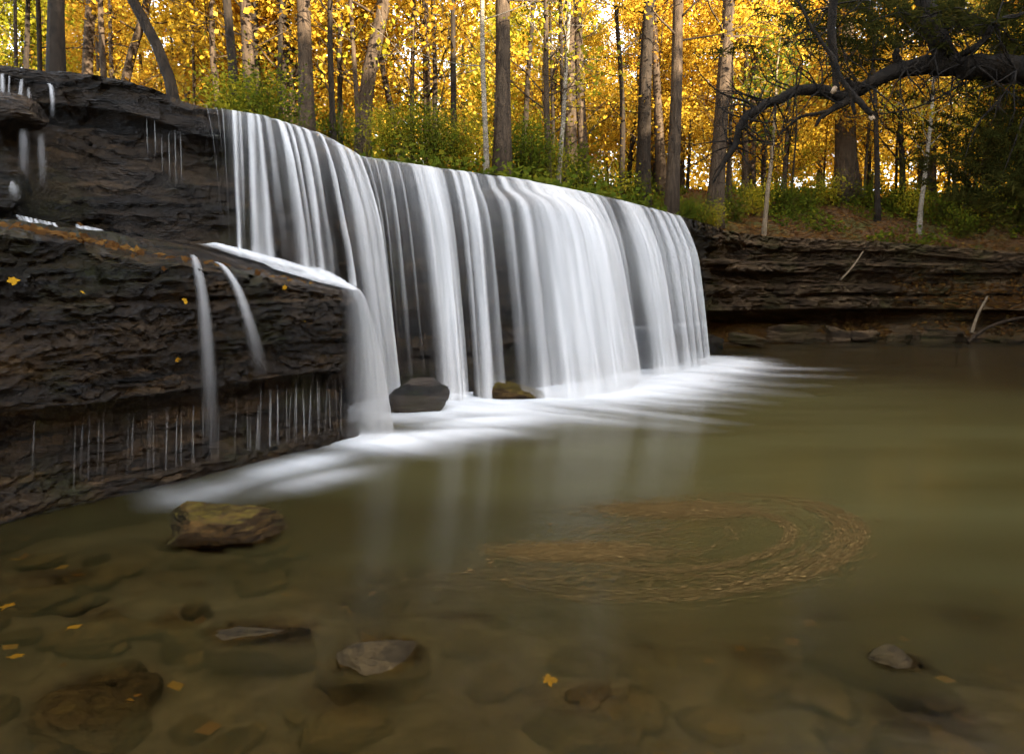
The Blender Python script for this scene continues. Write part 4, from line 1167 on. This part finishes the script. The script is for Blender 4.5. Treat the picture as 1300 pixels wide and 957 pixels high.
T_ = [
 ('maple_tree', 70, 9.6, (73, 0), 18, 14, 'thick dark straight trunk standing at the rim near the left edge', 'bark_dark', 'gold', None),
 ('maple_tree', 113, 15.0, (118, 0), 12, 13, 'pale forked trunk lit yellow by the sun right of the thick dark trunk', 'bark', 'gold', [(112, 75)]),
 ('maple_tree', 134, 12.0, (130, 0), 6, 10, 'thin grey trunk right of the pale forked one', 'bark', 'orange', None),
 ('maple_tree', 150, 17.0, (190, 0), 11, 12, 'sunlit trunk leaning right behind the rim', 'bark', 'gold', [(160, 85), (178, 45)]),
 ('maple_tree', 230, 10.2, (158, 0), 12, 11, 'dark crooked trunk leaning left over the rim', 'bark_dark', 'orange', [(218, 88), (200, 50), (180, 20)]),
 ('maple_tree', 282, 13.5, (268, 0), 6, 11, 'slim grey trunk left of the bright veil of the falls', 'bark', 'gold', None),
 ('maple_tree', 302, 11.5, (288, 0), 10, 13, 'curving dark trunk behind the first streams of the falls', 'bark_dark', 'gold', [(297, 70)]),
 ('maple_tree', 322, 13.0, (312, 0), 14, 14, 'broad grey trunk behind the bright green shrubs', 'bark', 'gold', None),
 ('maple_tree', 334, 14.2, (324, 0), 8, 12, 'thinner trunk close on the right of the broad grey one', 'bark_dark', 'gold', None),
 ('maple_tree', 393, 12.4, (384, 0), 17, 15, 'tall rough grey trunk above the middle of the left falls', 'bark', 'gold', None),
 ('maple_tree', 459, 14.0, (492, 0), 17, 14, 'stout trunk bending right with a sunlit upper part', 'bark', 'gold', [(464, 120), (468, 80)]),
 ('maple_tree', 520, 18.0, (480, 60), 7, 12, 'dark slanting trunk leaning left behind the centre of the falls', 'bark_dark', 'orange', None),
 ('maple_tree', 578, 14.0, (575, 30), 7, 10, 'thin black trunk left of the white birch', 'bark_dark', 'orange', None),
 ('birch_tree', 618, 13.0, (611, 0), 5.5, 11, 'slender white birch stem beside the tall straight trunk', 'birch', 'yellowgreen', None),
 ('maple_tree', 638, 13.4, (641, 0), 19, 18, 'tall straight grey brown trunk right behind the centre of the falls', 'bark', 'gold', None),
 ('maple_tree', 661, 19.0, (676, 0), 7, 12, 'slim dark trunk leaning right of the tall straight one', 'bark_dark', 'gold', None),
 ('birch_tree', 707, 15.0, (720, 60), 5.5, 9, 'thin spotted birch stem at the edge of the falls', 'birch', 'yellowgreen', None),
 ('maple_tree', 726, 21.0, (722, 0), 15, 17, 'grey trunk with green sprays, left one of a close pair', 'bark', 'green', None),
 ('maple_tree', 744, 22.0, (733, 0), 13, 17, 'grey brown trunk, right one of a close pair', 'bark', 'gold', None),
 ('maple_tree', 789, 23.0, (782, 0), 7, 12, 'dark forked thin trunk left of the dark thick one', 'bark_dark', 'orange', [(790, 130)]),
 ('maple_tree', 815, 20.0, (823, 0), 17, 17, 'thick dark brown trunk above the fallen logs', 'bark_dark', 'gold', None),
 ('maple_tree', 842, 25.0, (828, 0), 11, 14, 'trunk half hidden behind the thick dark brown one', 'bark', 'orange', None),
 ('maple_tree', 852, 17.2, (862, 0), 15, 16, 'grey trunk standing nearest the right end of the falls', 'bark', 'gold', None),
 ('maple_tree', 906, 19.5, (926, 0), 18, 17, 'tall trunk leaning slightly right above the corner of the bank', 'bark', 'gold', None),
 ('maple_tree', 1075, 25.0, (1072, 0), 25, 18, 'wide pale trunk behind the overhanging limb', 'bark', 'yellowgreen', None),
 ('maple_tree', 1114, 22.6, (1108, 60), 6, 9, 'thin dark stem rising from the slope under the overhanging limb', 'bark_dark', 'orange', None),
 ('birch_tree', 1166, 21.6, (1186, 90), 5, 9, 'pale thin birch stem on the right of the slope', 'birch', 'yellowgreen', None),
 ('maple_tree', 970, 19.6, (984, 150), 5, 6, 'bare thin sapling on top of the rock bank', 'drift', 'green', None),
 ('maple_tree', 33, 12.0, (36, 0), 5, 9, 'thin many branched sapling by the left edge', 'bark_dark', 'yellowgreen', None),
 ('maple_tree', 1175, 27.0, (1170, 0), 13, 15, 'dark trunk far back at the right among gold leaves', 'bark_dark', 'orange', None),
 ('maple_tree', 1262, 24.5, (1275, 0), 12, 14, 'dark trunk near the right edge behind cedar sprays', 'bark_dark', 'orange', None),
]
for i, (nm, bp, Y, top, wd, H, lab, bark, lm, via) in enumerate(T_):
    thin = wd < 8
    photo_tree(nm, bp, Y, top, wd, H, lab, bark, lm, via=via, seed=200 + i, leaves=1200 if thin else 5500, nb=14 if thin else 20, hmin=2.0 if thin else None)

# background trees: a few kinds, copied
KINDS = [(13, 0.11, 'gold', 'bark'), (15, 0.15, 'gold', 'bark_dark'), (11, 0.08, 'gold', 'bark_dark'), (14, 0.13, 'orange', 'bark'),
         (9, 0.06, 'yellowgreen', 'bark'), (12, 0.10, 'gold', 'bark_dark'), (16, 0.16, 'yellowgreen', 'bark'), (10, 0.07, 'yellowgreen', 'bark_dark')]
BG = []
for i, (H, r0, lm, bk) in enumerate(KINDS):
    o = make_tree('background_tree', (0, 60, 0), tree_parts(400 + i, H, r0, None, 1.4, 38, 0.25, 13500, 0.070, 0.30, lowbias=1.25), bk, lm)
    BG.append(o)
LABK = {'gold': 'golden leaved', 'orange': 'orange leaved', 'yellowgreen': 'yellow green leaved'}
rs = random.Random(21)
placed = []
BGK = [k[2] for k in KINDS]
tries = 0
while len(placed) < 118 and tries < 6000:
    tries += 1
    Y = 15 + 46 * rs.random() ** 0.85
    x = rs.uniform(-0.82, 0.82) * (Y + 2)
    if Y < 24 and x > -2: continue
    sd, _ = edge_query(np.array([x]), np.array([Y]))
    if sd[0] < 4.0: continue
    if any(math.hypot(x - a, Y - b) < 1.5 + 0.02 * Y for a, b in placed): continue
    if BGK[len(placed) % 8] == 'yellowgreen' and Y < 27: continue
    if Y < 17.5: continue
    placed.append((x, Y))
for i, (x, Y) in enumerate(placed):
    k = i % len(BG)
    loc = (x, Y, gz(x, Y)); rz = rs.uniform(0, 6.28); sc = rs.uniform(0.85, 1.2)
    if i < len(BG):
        o = BG[i]; o.location = loc; o.rotation_euler = (0, 0, rz)
    else:
        o = copy_thing(BG[k], loc, rz, sc)
    px = proj((x, Y, loc[2] + 2))[0]
    zone = 'behind the dry left wall' if px < 260 else 'behind the left part of the falls' if px < 520 else 'behind the middle of the falls' if px < 760 else 'behind the right end of the falls' if px < 950 else 'above the right bank'
    depth = 'close' if Y < 28 else 'farther' if Y < 42 else 'distant'
    tag(o, f'{LABK[KINDS[k][2]]} tree standing {depth} in the woods {zone}', 'tree', f'{LABK[KINDS[k][2]]} {depth} trees {zone}')

# thin bare stems between the bigger trees
SAP = []
for i in range(5):
    SAP.append(make_tree('sapling', (0, 60, 0), tree_parts(700 + i, 7 + i, 0.035 + 0.008 * i, None, 1.2, 18, 0.22, 260 + 60 * i, 0.06, 0.3), ('bark_dark', 'bark', 'bark_dark', 'bark_dark', 'bark')[i], ('gold', 'orange', 'gold', 'yellowgreen', 'gold')[i]))
sp = []
while len(sp) < 64:
    Y = 12.5 + 20 * rs.random(); x = rs.uniform(-0.8, 0.8) * Y
    sd, _ = edge_query(np.array([x]), np.array([Y]))
    if sd[0] < 2.0 or any(math.hypot(x - a, Y - b) < 0.8 for a, b in sp): continue
    sp.append((x, Y))
for i, (x, Y) in enumerate(sp):
    loc = (x, Y, gz(x, Y)); rz = rs.uniform(0, 6.28); sc = rs.uniform(.8, 1.25)
    if i < 5: o = SAP[i]; o.location = loc
    else: o = copy_thing(SAP[i % 5], loc, rz, sc)
    px = proj((x, Y, loc[2] + 2))[0]
    zone = 'behind the dry left wall' if px < 260 else 'behind the left part of the falls' if px < 520 else 'behind the middle of the falls' if px < 760 else 'behind the right end of the falls' if px < 950 else 'above the right bank'
    dep_ = 'dark thin' if (i % 5) in (0, 2, 3) else 'grey thin'
    tag(o, f'{dep_} nearly bare sapling among the trees {zone}', 'sapling', f'{dep_} saplings {zone}')

# the far wood, one mass
def far_wood():
    r = np.random.default_rng(91)
    n = 70000
    Y = r.uniform(60, 84, n); X = r.uniform(-0.85, 0.85, n) * Y
    Z = ground_z(X, Y) + r.uniform(0, 1, n) ** 1.5 * (15 + 3 * fbm(X * .15, Y * .15, 0, 2, 2))
    k = fbm(X * .35, Y * .35, Z * .35, 8, 3) > -0.12 - 1.2 * sstep(10, 4, Z - ground_z(X, Y))
    C = np.stack([X, Y, Z], -1)[k]
    a = r.uniform(0.14, 0.34, len(C))
    V, f = leaf_verts(C, a, a * .7, r, .2)
    o = add('far_woods', V, f, M['gold'], smooth=False)
    tag(o, 'far golden woods closing the view behind the nearer trees', 'woods', kind='stuff')
far_wood()

# shrubs along the ridge
def shrub_parts(seed, h, leaves, ls):
    r = np.random.default_rng(seed); mb = MB(); cl = []
    for k in range(11):
        az = r.uniform(0, 6.28); sp = r.uniform(.1, .55) * h; hh = h * r.uniform(.5, 1)
        s = np.linspace(0, 1, 6)[:, None]
        P = np.concatenate([np.cos(az) * sp * s ** 1.4, np.sin(az) * sp * s ** 1.4, hh * s], 1) + r.normal(0, .02 * h, (6, 3)) * s
        mb.tube(P, np.linspace(.012, .004, 6), 5); cl += [P[2], P[3], P[4], P[5], P[5]]
    cl = np.array(cl); C = cl[r.integers(0, len(cl), leaves)] + r.normal(0, 1, (leaves, 3)) * .17 * h
    C = C[C[:, 2] > 0.02]
    a = r.uniform(.6, 1.2, len(C)) * ls
    V, f = leaf_verts(C, a, a * .65, r, .4)
    return mb, V, f
SH = [make_tree('shrub', (0, 0, -3), shrub_parts(600 + i, 1.5, 3200, .036), 'bark', lm) for i, lm in enumerate(('green', 'yellowgreen', 'green'))]
SH += [make_tree('shrub', (0, 0, -3), shrub_parts(620 + i, 1.5, 1300, .060), 'bark', lm) for i, lm in enumerate(('green', 'yellowgreen', 'green'))]
used = set()
SHPX = [(306, 11.6, .85), (322, 11.4, 1.1), (340, 11.4, 1.0), (430, 12.8, .9), (500, 13, 1.0), (530, 13.2, 1.0), (555, 13.2, 1.05), (590, 13.6, 1.0), (655, 14.6, 1.1), (672, 14.4, 1.2),
        (690, 15.0, 1.0), (725, 17.5, 1.1), (750, 18, 1.0), (775, 18.5, .9), (800, 19, .9), (880, 18.2, .7), (900, 18.4, .6), (870, 17.2, .55), (930, 21, .9), (955, 22, .9), (990, 22.5, .9), (1020, 23, 1.0), (1045, 24, .9), (1100, 24, 1.0), (1130, 24, .9), (1150, 23, .9), (1200, 22.5, 1.0), (1225, 22, 1.1), (1250, 22, 1.1), (1285, 21, 1.2), (1215, 21.2, .8)]
for i, (px, Y, sc) in enumerate(SHPX):
    k = i % 3 + (3 if Y > 16 else 0); first = k not in used; used.add(k)
    x = (px - 650) / F * Y
    loc = (x, Y, gz(x, Y) - .03)
    o = SH[k] if first else copy_thing(SH[k], loc, rs.uniform(0, 6.28), sc * .72)
    if first: o.location = loc; o.scale = (sc * .85,) * 3
    zone = 'above the left part of the falls' if px < 460 else 'at the rim in mid falls' if px < 700 else 'near the fallen logs' if px < 820 else 'on top of the rock bank' if px < 1000 else 'on the dark slope at the right'
    tag(o, f"{'yellow green' if k % 3 == 1 else 'leafy green'} shrub growing {zone}", 'shrub', f"{'yellow green' if k % 3 == 1 else 'leafy green'} shrubs {zone}")

# unseen trees added on the right shore to shade the gorge and right woods
for (x, y, k, sc) in ((19.5, 13, 3, 1.1), (17.5, 17, 0, 1.1), (21, 21, 6, 1.0), (24, 17, 1, 1.1), (22, 8, 6, 1.0), (26, 11, 0, 1.1), (20.5, 25, 3, 1.0), (25, 24, 1, 1), (18.2, 10.5, 5, .9), (15.5, 13.5, 4, .9), (13.6, 9.6, 2, .9), (12.4, 6.6, 4, .9), (12.0, 3.2, 7, .95), (11.0, 0.0, 5, .8), (14.5, 6.0, 1, .8)):
    o = copy_thing(BG[k], (x, y, gz(x, y)), rs.uniform(0, 6.28), sc)
    tag(o, f'{LABK[KINDS[k][2]]} tree added for shade on the right shore beyond the view', 'tree', 'unseen shade trees added on the near shores')

# ------------------------------------------------------------------ the overhanging limb and its cedar sprays
def limb_tree():
    Y = 11.5
    base = np.array([12.6, 12.6, gz(12.6, 12.6)])
    root = empty('leaning_tree', tuple(base))
    tag(root, 'dark old tree stretching a heavy crooked limb over the pool from the right', 'tree')
    o = base
    trunk = MB()
    trunk.tube(np.array([base + [0, 0, -.4], base + [-.1, 0, .8], base + [-.5, -.1, 1.9], base + [-1.4, -.4, 2.9], base + [-2.6, -.7, 3.55]]) - o, [.42, .34, .31, .29, .27], 14, .12, 3)
    trunk.build('trunk', M['bark_limb'], root)
    def S(pts, r, k=10, name='limb', mat='bark_limb', rough=.30, seed=1):
        P = np.array([W(a, b, c) for a, b, c in pts]); t = np.linspace(0, 1, len(P)); n = max(12, len(P) * 4); tt = np.linspace(0, 1, n)
        Q, _ = smooth_curve(P, .06)
        sq = np.linspace(0, len(Q) * .06, len(Q)); kq = np.minimum(1, np.linspace(0, 6, len(Q)))[:, None] if name == 'limb' else 0
        Q = Q + kq * 0.05 * np.stack([fbm(sq * 2.2, 0 * sq, 0, seed + 100 + j, 3) for j in range(3)], -1)
        rr = np.interp(np.linspace(0, 1, len(Q)), np.linspace(0, 1, len(r)), np.array(r) * .86 * Y / F)
        mb = MB(); mb.tube(Q - o, rr, k, rough, seed); return mb.build(name, M[mat], root)
    main = [(1420, 92, 11.9), (1340, 90, 11.7), (1290, 90, 11.6), (1240, 84, 11.5), (1190, 82, 11.5), (1150, 88, 11.4), (1110, 104, 11.4), (1085, 118, 11.4), (1060, 124, 11.4)]
    S(main, [21, 20, 19, 19, 18, 15, 12, 9, 7.5], 14, seed=4)
    S([(1062, 123, 11.4), (1040, 114, 11.4), (1010, 116, 11.3), (985, 128, 11.2), (960, 138, 11.1), (944, 150, 11.1), (936, 168, 11.1), (930, 190, 11.1), (918, 212, 11.1), (908, 232, 11.1)], [8, 8, 7.5, 7, 6.5, 6, 5, 4.5, 3, 1.2], seed=6)
    S([(1085, 118, 11.4), (1068, 132, 11.3), (1050, 143, 11.2), (1036, 162, 11.1)], [6, 5, 4, 1.5], 8, seed=7)
    S([(1050, 142, 11.2), (1020, 150, 11.1), (995, 164, 11), (985, 180, 11)], [3, 2.4, 1.6, .8], 6, seed=8)
    S([(1200, 76, 11.5), (1190, 40, 11.6), (1172, 0, 11.8), (1150, -50, 12)], [15, 13, 12, 9], 10, seed=9)
    S([(1205, 78, 11.5), (1240, 55, 11.3), (1265, 30, 11.2), (1300, 18, 11.1)], [5, 4.5, 3.5, 2.5], 8, seed=10)
    S([(1142, 86, 11.4), (1136, 70, 11.35), (1140, 66, 11.3)], [7, 6, 4], 8, seed=11)
    S([(1088, 112, 11.4), (1078, 98, 11.35), (1082, 97, 11.3)], [4, 4, 2.5], 7, seed=12)
    # a pruned branch hanging in from above, two pale sawn ends
    S([(1052, -40, 10.7), (1055, 30, 10.7), (1059, 85, 10.7), (1059, 114, 10.7)], [6, 5.5, 5, 4], 9, seed=13)
    S([(1012, 0, 10.6), (1035, 40, 10.6), (1058, 72, 10.6), (1066, 100, 10.55), (1085, 124, 10.5), (1106, 148, 10.5)], [1.6, 2, 2.4, 3.2, 4, 3.6], 8, seed=14)
    S([(1060, 112, 10.68), (1057.5, 117.5, 10.64)], [3.4, 3.3], 9, 'sawn_end', 'cutwood', 0)
    S([(1105, 147, 10.5), (1109, 152.5, 10.48)], [3.2, 3.0], 9, 'sawn_end', 'cutwood', 0)
    S([(1083, 122, 10.5), (1088, 146, 10.5)], [3, 2.4], 7, seed=15)
    # bare twigs
    r = random.Random(31)
    tw = MB()
    starts = [(960, 138), (985, 128), (1010, 116), (944, 150), (932, 185), (1040, 116), (1100, 108), (1150, 88), (1190, 60), (1240, 84), (1265, 30), (1180, 20), (1060, 40), (1290, 90), (1220, 82), (1055, 10)]
    for (a, b) in starts:
        for k in range(7):
            P = [np.array([a, b, 11.2], float)]; d = np.array([r.uniform(-1, .7), r.uniform(-.9, .9)]); d /= np.linalg.norm(d) + 1e-6
            for j in range(6):
                d = d + np.array([r.gauss(0, .28), r.gauss(0.03, .28)]); d /= np.linalg.norm(d)
                P.append(P[-1] + np.array([d[0] * 13, d[1] * 13, r.gauss(0, .12)]))
            Q = np.array([W(*p) for p in P]) - o
            tw.tube(Q, np.linspace(.016, .003, len(Q)), 4)
            for j in (2, 3, 4):
                e = P[j]; d2 = d + np.array([r.gauss(0, .9), r.gauss(0, .9)])
                d2 = d2 / np.linalg.norm(d2)
                Q2 = np.array([W(e[0], e[1], e[2]), W(e[0] + d2[0] * 14, e[1] + d2[1] * 14, e[2] + r.gauss(0, .1)), W(e[0] + d2[0] * 26, e[1] + d2[1] * 26 + 3, e[2] + r.gauss(0, .2))]) - o
                tw.tube(Q2, [.007, .005, .002], 4)
    for pts in ([(1225, 105, 11.4), (1180, 130, 11.2), (1140, 142, 11.1), (1075, 150, 11)], [(950, 130, 11), (915, 118, 10.9), (892, 98, 10.8), (882, 80, 10.8)], [(1270, 125, 11.4), (1240, 160, 11.2), (1225, 200, 11.1)], [(1300, 150, 11.4), (1285, 190, 11.2), (1270, 230, 11.2)]):
        P = np.array([W(*p) for p in pts]); Q, _ = smooth_curve(P, .1); tw.tube(Q - o, np.linspace(.022, .005, len(Q)), 5)
    tw.build('twigs', M['bark_limb'], root)
    # fine cedar sprays at the right and along the top
    rg = np.random.default_rng(17)
    C = []
    for (px, py, sx, sy, Y0, n) in ((1230, 20, 75, 30, 11.8, 2600), (1120, 15, 60, 22, 12.2, 1300), (1285, 190, 45, 35, 11.8, 2200), (1235, 240, 40, 20, 12.0, 1100), (1290, 60, 40, 25, 12.3, 1000), (1180, 45, 60, 25, 12.4, 1000), (1300, 250, 30, 25, 12.4, 900), (1030, 40, 60, 30, 12.5, 900), (1090, 60, 70, 40, 13, 1200), (1250, 120, 60, 25, 12.6, 1400), (1180, 20, 110, 30, 13, 2400), (1270, 215, 60, 45, 12.6, 2400), (1200, 170, 60, 30, 13.2, 900)):
        for _ in range(max(1, n // 60)):
            c = np.array([rg.normal(px, sx * .7), rg.normal(py, sy * .7), rg.normal(Y0, .5)])
            m = 60
            t = rg.uniform(0, 1, m)
            an = rg.uniform(-.5, .9)
            P = np.stack([c[0] + (t - .5) * 46 * math.cos(an) + rg.normal(0, 4, m), c[1] + (t - .5) * 46 * math.sin(an) + rg.normal(0, 4, m) + 10 * t ** 2, c[2] + rg.normal(0, .08, m)], -1)
            C.append(np.array([W(*p) for p in P]))
    C = np.concatenate(C) - o
    a = rg.uniform(.05, .12, len(C))
    V, f = leaf_verts(C, a, a * .16, rg, .2)
    add('foliage', V, f, M['cedar'], root, smooth=False)
limb_tree()

# fallen logs and driftwood
def stick(name, pts, r, mat, label, cat, z_on=True, group=None):
    P = np.array(pts, float); Q, _ = smooth_curve(P, .1)
    o = Q[0].copy(); mb = MB(); mb.tube(Q - o, np.linspace(r[0], r[1], len(Q)), 9, .15, len(label)); ob = mb.build(name, M[mat]); ob.location = o
    return tag(ob, label, cat, group)
def gp(px, Y, h=0.08):
    x = (px - 650) / F * Y; return (x, Y, gz(x, Y) + h)
stick('fallen_log', [gp(738, 16.5), gp(760, 16.9, .1), gp(800, 17.3, .1)], [.11, .07], 'bark_dark', 'dark fallen log lying behind the right end of the falls', 'log')
stick('fallen_log', [gp(775, 15.6), gp(820, 15.8, .12), gp(862, 16.3, .1)], [.08, .05], 'bark', 'thin pale fallen log lying just above the falls', 'log')
stick('driftwood', [(12.55, 18.6, .25), (12.9, 18.9, .75), (13.35, 19.2, 1.25)], [.05, .03], 'drift', 'pale straight driftwood pole leaning on the shore at the right edge', 'driftwood')
stick('driftwood', [(12.2, 18.2, .05), (12.9, 18.5, .4), (13.7, 18.7, .62), (14.6, 19, .7)], [.05, .035], 'bark', 'dark curved driftwood branch on the leafy shore at the right', 'driftwood')
stick('driftwood', [(9.2, 19.2, 1.7), (9.5, 19.1, 2.1), (9.8, 19.2, 2.5)], [.03, .02], 'drift', 'thin pale stick propped against the rock bank', 'driftwood')

# ------------------------------------------------------------------ light, sky, camera
EL = R(21)
world = bpy.data.worlds.new('World'); scene.world = world; world.use_nodes = True
nt = world.node_tree; nt.nodes.clear()
sky = nt.nodes.new('ShaderNodeTexSky'); sky.sky_type = 'NISHITA'; sky.sun_disc = False
sky.sun_elevation = EL; sky.sun_rotation = math.atan2(SUN_H[0], SUN_H[1])
bg = nt.nodes.new('ShaderNodeBackground'); bg.inputs['Strength'].default_value = 0.15
wo = nt.nodes.new('ShaderNodeOutputWorld')
hs = nt.nodes.new('ShaderNodeHueSaturation'); hs.inputs['Saturation'].default_value = 0.45
nt.links.new(sky.outputs[0], hs.inputs['Color']); nt.links.new(hs.outputs[0], bg.inputs['Color']); nt.links.new(bg.outputs[0], wo.inputs['Surface'])
sl = bpy.data.lights.new('sun', 'SUN'); sl.energy = 4.0; sl.angle = R(0.5); sl.color = (1.0, 0.86, 0.66)
so = bpy.data.objects.new('sun', sl); COL.objects.link(so)
from mathutils import Vector
to_sun = Vector((SUN_H[0] * math.cos(EL), SUN_H[1] * math.cos(EL), math.sin(EL)))
so.rotation_euler = to_sun.to_track_quat('Z', 'Y').to_euler()
so.location = to_sun * 60

cd = bpy.data.cameras.new('camera'); cam = bpy.data.objects.new('camera', cd); COL.objects.link(cam)
cam.location = CAM; cam.rotation_euler = (R(90) - PITCH, 0, 0)
cd.lens = 24; cd.sensor_width = 36; cd.shift_y = -(957 / 2 - 434) / 1300
cd.clip_start = 0.05; cd.clip_end = 600
scene.camera = cam
vs = scene.view_settings
vs.view_transform = 'Standard'; vs.look = 'None'; vs.exposure = 3.0; vs.gamma = 1.0; vs.use_curve_mapping = False
scene.render.engine = 'CYCLES'
cy = scene.cycles
cy.max_bounces = 6; cy.diffuse_bounces = 3; cy.glossy_bounces = 2; cy.transmission_bounces = 4; cy.transparent_max_bounces = 24
cy.caustics_reflective = False; cy.caustics_refractive = False
cy.sample_clamp_indirect = 4.0
cy.use_denoising = True
cy.denoising_input_passes = 'RGB'
try: cy.denoiser = 'OPENIMAGEDENOISE'
except Exception: pass
